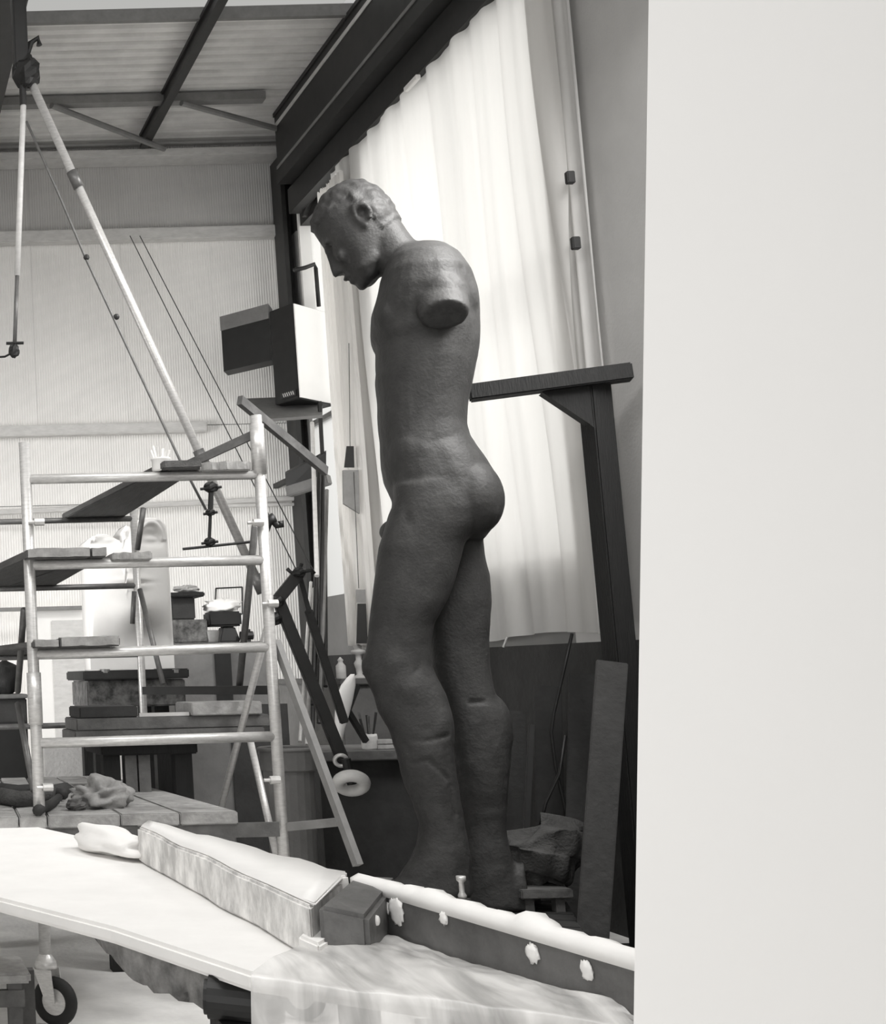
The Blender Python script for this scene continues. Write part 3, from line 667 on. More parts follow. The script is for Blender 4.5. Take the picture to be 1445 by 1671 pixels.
# jointed triangular arm with counterweight
ar = thing('jointed_arm', 'dark triangular jointed arm of bars hanging beside the rods, right of the scaffold', 'arm', P(560, 1245, 8.2))
YA = 8.1
MB().bar(P(488, 935, YA), P(452, 980, YA), .04, .07).build('bar', M_STEEL_D, ar, bevel=.006)
MB().bar(P(452, 975, YA), P(560, 1243, YA), .04, .072).build('bar', M_STEEL_D, ar, bevel=.006)
MB().bar(P(486, 935, YA + .08), P(503, 1000, YA + .08), .03, .05).build('bar', M_STEEL_D, ar, bevel=.006)
MB().bar(P(502, 995, YA + .08), P(562, 1180, YA + .08), .03, .052).build('bar', M_STEEL_D, ar, bevel=.006)
for px, py, s_ in ((488, 934, .04), (452, 981, .045), (447, 1010, .05)): MB().blob(P(px, py, YA - .02), (V((1, 0, 0)), V((0, 1, 0)), V((0, 0, 1))), (s_, .05, s_ * .8), 10, 8, .3, 3).build('joint', M_BLACK, ar)
MB().tube([P(468, 928, YA), P(476, 935, YA), P(489, 930, YA), P(492, 920, YA)], .012, 8).build('cable_hook', M_BLACK, ar, smooth=True)
MB().tube([P(489, 934, YA), P(508, 930, YA), P(513, 936, YA)], .012, 8).build('cable_hook', M_BLACK, ar, smooth=True)
MB().torus(P(556, 1241, YA - .05), (.3, 1, .4), .035, .012, 20, 8).build('shackle', M_GALV, ar, smooth=True)
cw = thing('counterweight_ring', 'pale split ring weight hanging on a dark rod beside the statue shins', 'weight', P(573, 1290, 8.0))
MB().tube([P(564, 1238, 8.0), P(574, 1280, 8.0)], .028, 10).build('rod', M_BLACK, cw)
MB().torus(P(573, 1278, 8.0), (.22, .62, .76), .072, .036, 28, 12).build('ring', M_RAIL, cw, smooth=True)

# ================================================================== heater cabinet at far corner
YH = 12.6
hb = thing('heater_box', 'large dark box heater, window light painted white on one face, hung in the far corner', 'heater', P(480, 650, YH))
A0, A1 = P(441, 505, YH + .12), P(483, 496, YH)        # dark side strip top
B0, B1 = P(455, 650, YH + .12), P(484, 650, YH)
R0, R1 = P(541, 489, YH + .5), P(541, 650, YH + .5)
ztb, zbb = P(483, 494, YH).z, P(484, 650, YH).z
def pz(p, z): return V((p.x, p.y, z))
xe = P(483, 570, YH).x
e0 = V((xe, YH, 0)); eL = V((P(443, 570, YH + .30).x, YH + .30, 0)); eR = V((P(540, 570, YH + .40).x, YH + .40, 0)); eB = eL + (eR - e0)
MB().hexa([pz(e0, zbb), pz(eR, zbb), pz(eB, zbb), pz(eL, zbb)], [pz(e0, ztb), pz(eR, ztb), pz(eB, ztb), pz(eL, ztb)]).build('casing', M_BLACK, hb, bevel=.006)
dR = (eR - e0); nR = V((dR.y, -dR.x, 0)).normalized() * .012
MB().hexa([pz(e0 + nR * .1, zbb + .01), pz(eR + nR * .1, zbb + .01), pz(eR + nR, zbb + .01), pz(e0 + nR, zbb + .01)], [pz(e0 + nR * .1, ztb - .01), pz(eR + nR * .1, ztb - .01), pz(eR + nR, ztb - .01), pz(e0 + nR, ztb - .01)]).build('door_panel', M_PANEL_W, hb)  # white panel paints the window light falling on this side
# duct on the left of the casing
dL = (eL - e0).normalized(); q0 = eL + dL * .005
d1 = V((P(362, 560, YH + .75).x, YH + .75, 0)); z1, z0 = P(362, 517, YH + .75).z, P(365, 606, YH + .75).z
dk = MB().hexa([pz(q0, z0), pz(q0 + V((.1, .2, 0)), z0), pz(d1 + V((.1, .2, 0)), z0), pz(d1, z0)], [pz(q0, z1), pz(q0 + V((.1, .2, 0)), z1), pz(d1 + V((.1, .2, 0)), z1), pz(d1, z1)]).build('duct', M_BLACK, hb)
zm = P(362, 540, YH + .75).z
nn2 = V((dL.y, -dL.x, 0)); nn2 = nn2 if nn2.y < 0 else -nn2
MB().hexa([pz(q0, zm), pz(q0 + nn2 * .01, zm), pz(d1 + nn2 * .01, zm), pz(d1, zm)], [pz(q0, z1), pz(q0 + nn2 * .01, z1), pz(d1 + nn2 * .01, z1), pz(d1, z1)]).build('duct_band', M_GREYCAB, hb)
# maker's plate: a small outlined plate with worn strokes
lpz = zbb + (ztb - zbb) * .07; pa = e0.lerp(eL, .10) + nn2 * .008; pb = e0.lerp(eL, .72) + nn2 * .008
npl = MB().hexa([pz(pa, lpz - .03), pz(pb, lpz - .03), pz(pb + nn2 * .004, lpz - .03), pz(pa + nn2 * .004, lpz - .03)], [pz(pa, lpz + .03), pz(pb, lpz + .03), pz(pb + nn2 * .004, lpz + .03), pz(pa + nn2 * .004, lpz + .03)]).build('name_plate', M_STEEL_D, hb)
for k in range(6):
    a_ = pa.lerp(pb, .1 + .13 * k) + nn2 * .007; b_ = pa.lerp(pb, .17 + .13 * k) + nn2 * .007
    MB().bar(pz(a_, lpz - .018), pz(b_, lpz + .018), .006, .008).build('stroke', M_RAIL, npl)
# shelf added as the underside of the heater
sb = thing('heater_underboard', 'grey board added as the underside of the heater with a slim dark upright', 'underboard', P(470, 680, YH))
MB().hexa([P(420, 690, YH), P(526, 682, YH), P(526, 650, YH + .6), P(400, 655, YH + .7)], [P(420, 690, YH) + V((0, 0, .03)), P(526, 682, YH) + V((0, 0, .03)), P(526, 650, YH + .6) + V((0, 0, .03)), P(400, 655, YH + .7) + V((0, 0, .03))]).build('board', M_GREYCAB, sb)
MB().bar(P(521, 655, YH + .1), P(527, 765, YH + .1), .03, .03).build('upright', M_BLACK, sb)
tr = thing('hanging_trough', 'dark open trough bracketed on the far wall below the heater', 'trough', P(500, 800, 12.9))
MB().hexa([P(467, 800, 12.9), P(532, 776, 12.6), P(532, 770, 12.9), P(467, 790, 13.2)], [P(465, 774, 12.9), P(532, 738, 12.6), P(532, 735, 12.9), P(465, 770, 13.2)]).build('back_board', M_BLACK, tr)
MB().bar(P(500, 770, 13.0), V((P(500, 770, 13.0).x, 13.99, P(500, 770, 13.0).z)), .05, .05).build('bracket', M_STEEL_D, tr)
MB().bar(P(470, 803, 12.7), P(537, 782, 12.4), .1, .1).build('front_board', M_GREYCAB, tr, bevel=.01)  # lighter grey paints the light on the front edge
for k, (p0, p1, m_) in enumerate((((509, 690), (517, 940), M_RAIL), ((521, 760), (510, 1150), M_BLACK), ((527, 770), (520, 1180), M_STEEL_D), ((533, 800), (523, 1150), M_STEEL_M), ((507, 950), (489, 1210), M_RAIL), ((512, 960), (500, 1215), M_RAIL), ((517, 860), (509, 1200), M_STEEL_D), ((530, 870), (531, 1120), M_BLACK))):
    tag(MB().tube([P(*p1, 11.25), P(*p0, 12.3)], .019 if k not in (4, 5) else .014, 8).build('leaning_rod', m_), ('pale rod nearest the far column, highest of the bundle', 'black rod beside the gathered curtain, thickest-looking of the bundle', 'dark grey rod leaning behind the black rod', 'grey rod touching the gathered curtain edge', 'pale thin rod standing low beside the jointed arm, left one', 'pale thin rod standing low beside the jointed arm, right one', 'dark rod leaning between the two pale thin rods and the curtain', 'short black rod lowest against the curtain fold')[k], 'rod', 'rods leaning in the far corner')
# conduit on the back wall
for k, (p0, p1) in enumerate((((-40, 838), (505, 812)), ((-40, 855), (225, 848)), ((350, 826), (508, 822)))):
    tag(MB().tube([P(*p0, 13.85), P(*p1, 13.85)], .018 if k else .03, 8).build('conduit_pipe', M_RAIL), ('upper pale conduit running along the far wall', 'lower left pale conduit on the far wall behind the scaffold', 'short pale conduit on the far wall right of the scaffold')[k], 'conduit', 'conduits on the far wall')
# object hanging in the window behind the gathered curtain
hg = thing('hanging_sign', 'small black and grey hanging board seen beside the gathered curtain', 'board', P(573, 840, 11.6))
MB().hexa([P(561, 763, 11.6), P(578, 763, 11.6), P(578, 763, 11.66), P(561, 763, 11.66)], [P(565, 728, 11.6), P(577, 728, 11.6), P(577, 728, 11.66), P(565, 728, 11.66)]).build('clip', M_BLACK, hg)
MB().prism([P(560, 767, 11.6), P(585, 767, 11.6), P(587, 838, 11.6), P(561, 822, 11.6)], (0, .03, 0)).build('board', M_STEEL_M, hg)
MB().tube([P(571, 728, 11.62), P(569, 560, 11.62)], .003, 5).build('string', M_STEEL_D, hg)
pw_ = thing('plumb_weight', 'grey block weight hanging on a string left of the statue thigh', 'weight', P(590, 1050, 11.4))
MB().hexa([P(581, 1050, 11.4), P(600, 1050, 11.4), P(600, 1050, 11.5), P(581, 1050, 11.5)], [P(583, 985, 11.4), P(597, 985, 11.4), P(597, 985, 11.5), P(583, 985, 11.5)]).build('block', M_STEEL_D, pw_)
MB().hexa([P(581, 984, 11.4), P(597, 984, 11.4), P(597, 984, 11.5), P(581, 984, 11.5)], [P(580, 962, 11.4), P(596, 962, 11.4), P(596, 962, 11.5), P(580, 962, 11.5)]).build('cap', M_STEEL_M, pw_)
MB().tube([P(585, 960, 11.45), P(577, 770, 11.6)], .003, 5).build('string', M_STEEL_D, pw_)
# dark ledge along the far right, below gathered curtain
ld = thing('window_cupboard', 'dark cupboard ledge under the gathered curtain', 'cupboard', P(570, 1120, 11.8))
zl = P(570, 1108, 11.4).z
MB().box(P(540, 1100, 11.6).x, XW + .09, 11.4, 13.4, 0, zl - .05).build('body', M_GREYCAB, ld, bevel=.01)
MB().box(P(538, 1100, 11.6).x, XW + .095, 11.35, 13.4, zl - .05, zl).build('top', M_WOOD_M, ld, bevel=.008)
def bottle(px, pyb, pyt, Y, label, m, prof, nm='bottle', cat='bottle', zfix=None):
    p = P(px, pyb, Y); h = P(px, pyt, Y).z - p.z; z = p.z if zfix is None else zfix
    return tag(MB().lathe((p.x, p.y, z), [(r * h, t * h) for r, t in prof], 18).build(nm, m, smooth=True), label, cat)
bottle(557, 1106, 1070, 11.5, 'small pale bottle with a pointed stopper on the dark ledge', M_RAIL, [(.20, 0), (.22, .05), (.22, .6), (.12, .72), (.1, .8), (.14, .86), (.02, 1)], zfix=zl)
bottle(587, 1106, 1050, 11.5, 'tall turned glass candlestick beside the statue knee on the ledge', M_RAIL, [(.2, 0), (.2, .05), (.08, .12), (.1, .3), (.14, .45), (.08, .55), (.08, .7), (.2, .76), (.2, .82), (.1, .86), (.12, .95), (.04, 1)], 'candlestick', 'candlestick', zfix=zl)
# bench with brush jar
tb = thing('work_bench', 'dark low work bench behind the statue shins', 'bench', P(590, 1300, 8.8))
zt2 = P(600, 1226, 8.7).z
MB().box(P(478, 1220, 8.7).x, P(720, 1220, 8.7).x, 8.7, 9.5, zt2 - .06, zt2).build('bench_top', M_WOOD_M, tb, bevel=.008)
MB().box(P(520, 1220, 8.8).x, P(700, 1220, 8.8).x, 8.82, 9.4, .0, zt2 - .062).build('cupboard', M_DARKCAB, tb)
p = P(603, 1217, 8.9); bj = thing('brush_jar', 'pale jar of brushes on the dark bench beside the statue shin', 'jar', (p.x, p.y, zt2))
MB().lathe((p.x, p.y, zt2), [(.045, 0), (.05, .01), (.052, .08), (.048, .1), (.04, .1), (.038, .02)], 18).build('pot', M_RAIL, bj, smooth=True)
for k in range(6):
    a_ = k * 1.05 + .3; MB().tube([(p.x + .02 * math.cos(a_), p.y + .02 * math.sin(a_), zt2 + .05), (p.x + .06 * math.cos(a_), p.y + .05 * math.sin(a_), zt2 + .2 + .02 * (k % 3))], .005, 6, .009).build('brush', M_DARKCAB if k % 2 else M_WOOD_M, bj)
p = P(626, 1221, 8.9)
for k in range(2):
    tag(MB().box(p.x - .06, p.x + .06, p.y - .04, p.y + .05, zt2 + .032 * k, zt2 + .032 * k + .03).build('wood_block', M_WOOD_L, bevel=.005), ('lower' if k == 0 else 'upper') + ' of two small pale wood blocks stacked on the dark bench', 'block', 'blocks on the bench')
tag(MB().loft([[P(563 + (px_ - 563) + w * math.cos(a) , py_, 8.75) + V((0, .03 * math.sin(a), 0)) for a in (2 * math.pi * k / 12 for k in range(12))] for px_, py_, w in ((553, 1222, 3), (554, 1190, 8), (558, 1165, 12), (562, 1140, 14), (568, 1118, 12), (572, 1107, 7), (575, 1100, 2))]).build('white_bag', M_PLASTER, smooth=True), 'slim white wrapped bundle standing behind the jointed arm', 'bundle')
for k, (p0, p1) in enumerate((((553, 1196), (583, 1118)), ((566, 1158), (597, 1210)))):
    tag(MB().bar(P(*p0, 8.78), P(*p1, 8.78 + .06 * k), .03, .035).build('dark_stick', M_STEEL_D), ('dark stick leaning right across the white bundle', 'dark stick sloping down to the brush jar on the bench')[k], 'stick', 'crossed sticks on the bench')
# grey bin
p = P(492, 1395, 8.2); zr = P(492, 1222, 8.2).z
bn = thing('grey_bin', 'tall grey plastic bin under the jointed arm', 'bin', (p.x, 8.35, 0))
MB().lathe((p.x, 8.35, 0), [(.11, 0), (.125, .02), (.15, zr - .14), (.172, zr - .13), (.172, zr - .015), (.165, zr), (.145, zr), (.13, zr - .3)], 20).build('body', M_GREYCAB, bn, smooth=False)
MB().torus((p.x, 8.35, zr - .005), (0, 0, 1), .17, .012, 24, 8).build('rim', M_STEEL_M, bn, smooth=True)

# ================================================================== great face mask on its stand
YK = 9.5
fx0, fx1 = P(143, 980, YK).x, P(279, 980, YK).x; fz0, fz1 = P(210, 1092, YK).z, P(215, 846, YK).z; fw, fh = fx1 - fx0, fz1 - fz0
def face_depth(s, t):    # s 0..1 across, t 0..1 up
    x = (s - .5) * 2; g = lambda cx_, ct, sx, st: math.exp(-((s - cx_) / sx) ** 2 - ((t - ct) / st) ** 2)
    d = 0.0
    if t > .12: q = min(1, (t - .12) / .34); d += .14 * max(0, 1 - ((s - .47) / .51) ** 2) ** .5 * q * q * (3 - 2 * q)
    d += .11 * g(.47, .38, .27, .12)                        # chin
    d += .05 * g(.5, .585, .17, .026) + .05 * g(.5, .535, .15, .026) - .05 * g(.5, .56, .18, .009)
    d += .13 * g(.5, .68, .075, .035) + .09 * g(.5, .78, .05, .09)   # nose
    for cx_ in (.24, .76):
        d -= .09 * g(cx_, .85, .13, .04); d += .07 * g(cx_, .85, .10, .024)
        for rad, a_ in ((.15, .035), (.20, .03)):
            rr = math.hypot((s - cx_) / 1.0, (t - .84) * 1.25); d += a_ * math.exp(-((rr - rad) / .018) ** 2) * (1 if t > .84 else 0)
    return d
def inside_top(s):
    return 1 - .09 * max(0, (abs(s - .78) - .05) / .2) ** 2 * (1 if s > .5 else 0) - (.12 * max(0, abs(s - .2) / .3) ** 2 + .10 if s < .42 else (.10 * (.56 - s) / .14 if s < .56 else 0))
mb = MB(); N1, N2 = 64, 96; vs = []; fs = []
def fpt(s, t):
    tt_ = t * inside_top(s); sl_ = 0.04 * max(0, .5 - abs(tt_ - .55)); x = fx0 + fw * (s + (.06 * (1 - tt_) * (0.5 - s) * 0)); return V((x, YK - face_depth(s, tt_) * (1 if .02 < s < .98 and t < .985 else .2), fz0 + fh * tt_))
mb.grid(lambda s, t: fpt(s, t), N1, N2)
fr_edge = [fpt(i / N1, 0) for i in range(N1 + 1)] + [fpt(1, j / N2) for j in range(1, N2 + 1)] + [fpt(1 - i / N1, 1) for i in range(1, N1 + 1)] + [fpt(0, 1 - j / N2) for j in range(1, N2)]
bk = [V((p.x, YK + .26, p.z)) for p in fr_edge]; n = len(bk)
mb.add(fr_edge + bk, [(i, (i + 1) % n, n + (i + 1) % n, n + i) for i in range(n)] + [tuple(range(n, 2 * n))])
tag(mb.build('plaster_head_sculpture', M_PLASTER, smooth=True), 'huge white plaster face with closed lips on a dark stand behind the scaffold', 'sculpture')
md_ = thing('modelling_stand', 'dark modelling stand with thick boards carrying the plaster face', 'stand', (P(225, 1120, YK).x, YK, 0))
zs = fz0 - .005; xk0, xk1 = P(136, 1105, YK - .35).x, P(309, 1105, YK - .35).x
MB().box(xk0, xk1, YK - .35, YK + .4, zs - .065, zs).build('top_board', M_DARKCAB, md_, bevel=.008)
MB().box(xk0 + .03, xk1 - .02, YK - .30, YK + .35, zs - .25, zs - .068).build('turntable_block', mat('splashed_wood', 90, .8, 0, .7, 14, bump=.4, bscale=20, contrast=.16), md_, bevel=.01)
for dx in (.08, .5):
    for dy in (-.22, .25): MB().box(xk0 + dx, xk0 + dx + .1, YK + dy, YK + dy + .1, 0, zs - .252).build('leg', M_WOOD_D, md_)
for px in (171, 286):
    tag(MB().tube([P(px, 1098, YK - .32), P(px, 1092, YK - .32)], .035, 10).build('iron_weight', M_STEEL_M), ('left' if px < 200 else 'right') + ' small metal weight on the front edge of the face stand', 'weight', 'weights on the face stand')
# stacked boards on a trestle stool
YT = 7.9
st = thing('trestle_stool', 'dark three-legged trestle stool under the stacked boards', 'stool', (P(240, 1200, YT).x, YT + .3, 0))
zq = P(240, 1212, YT).z
MB().box(P(165, 1212, YT).x, P(322, 1212, YT).x, YT, YT + .6, zq - .07, zq).build('seat', M_WOOD_D, st, bevel=.008)
for px in (170, 206, 228, 288):
    MB().box(P(px, 1250, YT).x, P(px + (28 if px in (170, 288) else 19), 1250, YT).x, YT + .03, YT + .13, 0, zq - .072).build('leg', M_WOOD_D if px in (170, 288) else M_WOOD_M, st)
def board(px0, px1, yl, yr, th, Y, dep, label, m, nm='stacked_board', z=None):
    a = P(px0, yl, Y); b = P(px1, yr, Y)
    if z is not None: a.z = z; b.z = z
    return tag(MB().hexa([a, b, b + V((0, dep, 0)), a + V((0, dep, 0))], [p_ + V((0, 0, th)) for p_ in (a, b, b + V((0, dep, 0)), a + V((0, dep, 0)))]).build(nm, m, bevel=.006), label, 'board', 'boards stacked on the trestle stool')
z_ = zq + .001
board(122, 432, 1195, 1195, .075, YT - .05, .5, 'lowest of the long dark boards stacked behind the fourth rung', M_WOOD_M, z=z_)
board(125, 440, 1180, 1180, .07, YT - .02, .45, 'second long dark board from the bottom of the stack', M_WOOD_M, z=z_ + .0765)
board(130, 225, 1165, 1165, .065, YT + .0, .4, 'short dark board on the left top of the stack', M_DARKCAB, z=z_ + .148)
board(313, 428, 1165, 1165, .075, YT - .04, .4, 'short pale plaster-caked board on the right top of the stack', M_WOOD_L, z=z_ + .148)
board(328, 430, 1165, 1165, .03, YT - .12, .06, 'thin pale batten leaning on the front of the lowest stacked board', M_WOOD_L, z=z_ + .01)
tag(MB().bar(V((P(228, 1164, YT).x, YT + .02, z_ + .16)), V((P(308, 1166, YT).x, YT + .0, z_ + .16)), .02, .02).build('modelling_tool', M_RAIL), 'pale slim modelling tool lying on the stacked boards', 'tool')

# ================================================================== far bench line with vice, stand and cloth
YV = 10.8
cb = thing('grey_cabinet', 'grey painted cabinet against the far wall below the vice', 'cabinet', (P(360, 1200, YV).x, YV + .4, 0))
zv = P(360, 1048, YV).z
MB().box(P(282, 1100, YV).x, P(440, 1100, YV).x, YV, YV + .7, 0, zv - .05).build('body', M_GREYCAB, cb, bevel=.008)
MB().box(P(279, 1100, YV).x, P(444, 1100, YV).x, YV - .03, YV + .7, zv - .05, zv).build('worktop', M_WOOD_M, cb, bevel=.008)
MB().box(P(351, 1100, YV).x, P(376, 1100, YV).x, YV - .04, YV - .002, zv - .6, zv - .055).build('dark_upright', M_BLACK, cb)
MB().box(P(376, 1200, YV).x, P(470, 1200, YV).x, YV - .03, YV - .002, 0, zv - .5).build('lower_door', M_DARKCAB, cb)
s2 = thing('small_box_stack', 'small dark box under a plank lid beside the plaster face', 'box', P(305, 1045, YV + .1))
MB().box(P(283, 1000, YV).x, P(340, 1000, YV).x, YV + .05, YV + .35, zv + .001, zv + .19).build('lower_box', mat('splashed_wood', 90), s2, bevel=.01)
MB().box(P(284, 1000, YV).x, P(323, 1000, YV).x, YV + .08, YV + .33, zv + .192, zv + .37).build('upper_box', M_DARKCAB, s2, bevel=.01)
MB().box(P(278, 1000, YV).x, P(336, 1000, YV).x, YV, YV + .36, zv + .372, zv + .41).build('lid', M_WOOD_D, s2, bevel=.008)
p = P(303, 955, YV + .1)
tag(MB().blob((p.x, p.y, zv + .44), (V((1, 0, 0)), V((0, 1, 0)), V((0, 0, 1))), (.1, .06, .032), 16, 10, .5, 5).build('clay_scrap', M_WOOD_L), 'flat scrap of pale clay on the plank lid', 'clay')
vi = thing('bench_vice', 'black iron bench vice on the far worktop', 'vice', P(375, 1045, YV))
p = P(375, 1045, YV); zx = zv
MB().hexa([V((p.x - .06, YV + .1, zx)), V((p.x + .12, YV + .1, zx)), V((p.x + .12, YV + .25, zx)), V((p.x - .06, YV + .25, zx))], [V((p.x - .02, YV + .12, zx + .13)), V((p.x + .08, YV + .12, zx + .13)), V((p.x + .08, YV + .23, zx + .13)), V((p.x - .02, YV + .23, zx + .13))]).build('base', M_BLACK, vi, bevel=.01)
MB().box(p.x - .14, p.x + .13, YV + .08, YV + .26, zx + .13, zx + .25).build('jaw', M_BLACK, vi, bevel=.015)
MB().tube([(p.x + .1, YV + .05, zx + .05), (p.x + .2, YV + .05, zx + .05)], .035, 10).build('screw', M_BLACK, vi)
MB().tube([(p.x + .17, YV + .05, zx + .0), (p.x + .17, YV + .05, zx + .1)], .014, 8).build('handle', M_BLACK, vi)
tag(MB().blob((p.x + .0, YV + .17, zx + .3), (V((1, 0, 0)), V((0, 1, 0)), V((0, 0, 1))), (.15, .09, .055), 20, 14, .5, 4).build('white_rag', M_PLASTER, smooth=True), 'crumpled white rag lying on the black vice', 'rag')
p = P(350, 1045, YV)
tag(MB().lathe((p.x, YV + .1, zv), [(.05, 0), (.055, .01), (.065, .09), (.06, .1), (.05, .03)], 16).build('clay_pot', M_STEEL_M, smooth=True), 'small grey pot beside the vice foot', 'pot')
wf = thing('wire_frame', 'thin wire rectangle on the far wall above the vice', 'frame', P(372, 1005, 13.9))
fa = [P(350, 1002, 13.988), P(352, 960, 13.988), P(395, 958, 13.988), P(395, 1002, 13.988)]
for k in range(4): MB().tube([fa[k], fa[(k + 1) % 4]], .007, 5).build('wire', M_STEEL_D, wf)
# left: door in the back wall, plaster pier, dark cabinet with lump
dr = struct(MB().box(P(60, 1100, 13.6).x, P(160, 1100, 13.6).x, 13.55, 13.99, 0, P(100, 992, 13.6).z).build('door_1', M_WALL, bevel=.01))
MB().box(P(87, 1100, 13.5).x, P(142, 1100, 13.5).x, 13.52, 13.548, 1.0, P(100, 1012, 13.5).z).build('door_panel', M_RAIL, dr, bevel=.01)
MB().box(-1, P(142, 1100, 13.5).x, 13.4, 13.5, P(100, 996, 13.5).z, P(100, 990, 13.5).z).build('door_rail', M_STEEL_M, dr)
pr = tag(MB().box(P(72, 1200, 12.2).x, P(168, 1200, 12.2).x, 12.2, 12.6, 0, P(120, 1208, 12.2).z).build('plaster_block', mat('rough_grey_block', 150, .9, 0, .12, 6, bump=.6, bscale=30), bevel=.01), 'upright rough grey block standing behind the left scaffold post', 'block')
dc = thing('dark_cabinet', 'dark cabinet at the left edge behind the scaffold', 'cabinet', (P(0, 1200, 10).x, 10.3, 0))
zc_ = P(20, 1133, 10).z
MB().box(P(-120, 1200, 10).x, P(46, 1200, 10).x, 10, 10.6, 0, zc_ - .03).build('body', M_DARKCAB, dc, bevel=.008)
MB().box(P(-122, 1200, 10).x, P(47, 1200, 10).x, 9.95, 10.6, zc_ - .03, zc_).build('top', M_WOOD_M, dc, bevel=.006)
MB().box(P(-30, 1200, 9.99).x, P(40, 1200, 9.99).x, 9.97, 9.998, .6, zc_ - .2).build('door', M_BLACK, dc)
p = P(10, 1130, 10.1)
tag(MB().blob((p.x - .02, 10.25, zc_ + .115), (V((1, 0, 0)), V((0, 1, 0)), V((0, 0, 1))), (.15, .14, .13), 20, 14, .35, 2.2, 5).build('clay_lump', M_WOOD_D, smooth=True), 'dark round clay lump on the cabinet at the left edge', 'clay')

# things on the low platform
zp = RZ[4] + rt + .062
p = PZ(170, 1318, zp)
rg = tag(MB().blob(p + V((0, .08, .05)), (V((1, 0, 0)), V((0, 1, 0)), V((0, 0, 1))), (.14, .16, .085), 40, 26, .55, 2.6, 3).build('plaster_lump', M_WOOD_L, smooth=True), 'pale crumbly lump of plaster lying on the low platform', 'plaster')
for k, (pts, r_) in enumerate((([(0, 1312), (30, 1318), (60, 1316), (85, 1306), (108, 1300)], .045), ([(0, 1300), (30, 1303), (60, 1300), (104, 1308)], .04), ([(62, 1332), (82, 1322), (96, 1310)], .028))):
    tag(MB().tube([PZ(a_, b_, zp) + V((0, 0, r_)) for a_, b_ in pts], r_, 10, r_ * .8).build('canvas_roll', M_CLOTH if k == 0 else M_DARKCAB, smooth=True), ('thick grey rolled cloth lying at the left of the low platform', 'dark rolled cloth lying behind the grey roll on the platform', 'short dark cloth end beside the left scaffold post foot')[k], 'cloth', 'rolled cloths on the low platform')
p = PZ(124, 1322, zp)
tag(MB().blob(p + V((0, 0, .025)), (V((1, 0, 0)), V((0, 1, 0)), V((0, 0, 1))), (.05, .05, .03), 14, 10, .4, 3).build('clay_scrap', M_WOOD_M), 'small grey clay scrap beside the pale plaster lump', 'clay')

# ================================================================== dark corner right of the statue: leaning boards, rope, bundle
XD = XW + .08
def lean(px0, py0, px1, py1, w, Yb_, Yt_, m, nm, label, cat='board', th=.035, grp='boards leaning in the dark corner'):
    a, b = P(px0, py0, Yb_), P(px1, py1, Yt_); a = b + (a - b) * ((b.z - .015) / (b.z - a.z))
    return tag(MB().bar(a, b, w, th, (-.4, -1, 0)).build(nm, m, bevel=.005), label, cat, grp)
M_BD = mat('dark_grey_board', 48, .8, 0, .3, 6, bump=.3, bscale=25)  # dark grey for the leaning boards
lean(968, 1500, 998, 1080, .155, 7.3, 7.45, mat('dusty_board', 60, .8, 0, .25, 6, bump=.3, bscale=25), 'leaning_board', 'broad dusty grey board leaning in front of the black timber post')
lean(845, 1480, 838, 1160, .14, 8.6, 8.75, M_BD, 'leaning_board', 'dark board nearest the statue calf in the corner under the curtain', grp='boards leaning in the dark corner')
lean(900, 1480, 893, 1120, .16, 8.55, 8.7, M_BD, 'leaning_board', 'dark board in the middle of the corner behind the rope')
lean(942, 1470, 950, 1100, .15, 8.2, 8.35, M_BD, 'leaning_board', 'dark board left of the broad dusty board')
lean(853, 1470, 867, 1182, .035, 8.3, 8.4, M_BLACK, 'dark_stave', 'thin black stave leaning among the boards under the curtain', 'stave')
tag(MB().tube([P(933, 1034, 8.3), P(918, 1100, 8.3), P(903, 1165, 8.3), P(899, 1195, 8.3), P(906, 1250, 8.3), P(922, 1320, 8.3), P(928, 1360, 8.3), P(926, 1420, 8.3)], .011, 6).build('rope', M_BLACK, smooth=True), 'thin dark rope hanging below the curtain hem', 'rope')
tag(MB().tube([P(923, 1200, 8.25), P(912, 1262, 8.25), P(890, 1310, 8.25), P(880, 1352, 8.25)], .010, 6).build('rope', M_BLACK, smooth=True), 'short dark rope crossing beside the hanging rope', 'rope')
q_ = PX(829, 1044, XW - .04); MB().tube([q_ + V((0, 0, .03)), q_ + V((-.02, .04, -.05))], .008, 6).build('string', M_RAIL, wcur)
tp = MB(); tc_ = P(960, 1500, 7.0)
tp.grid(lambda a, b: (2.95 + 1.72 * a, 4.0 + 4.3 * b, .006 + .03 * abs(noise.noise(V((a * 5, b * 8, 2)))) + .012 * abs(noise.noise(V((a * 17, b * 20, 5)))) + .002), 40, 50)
tag(tp.build('black_shade_sheet', M_RUBBER, smooth=True, thick=.004), 'crumpled black tarpaulin added as shade on the floor around the statue plinth', 'shade_sheet')  # black sheet put where the floor only lies in shade
def drape(px, py, Y, rx, ry, rz, lab, sd):
    return tag(MB().blob(P(px, py, Y), (V((1, -.1, 0)), V((.1, 1, 0)), V((0, 0, 1))), (rx, ry, rz), 48, 30, .32, 2.2, sd), lab, 'bundle')
bs = thing('low_stool', 'low dark stool under the burlap bundle', 'stool', P(888, 1490, 7.7))
zz = P(888, 1452, 7.6).z
MB().box(P(850, 1450, 7.6).x, P(935, 1450, 7.6).x, 7.6, 8.0, zz - .05, zz).build('seat', M_WOOD_M, bs, bevel=.006)
for dx in (.03, .2):
    for dy in (.03, .3): MB().box(P(850, 1450, 7.6).x + dx, P(850, 1450, 7.6).x + dx + .05, 7.6 + dy, 7.65 + dy, 0, zz - .05).build('leg', M_WOOD_M, bs)
mb = MB()
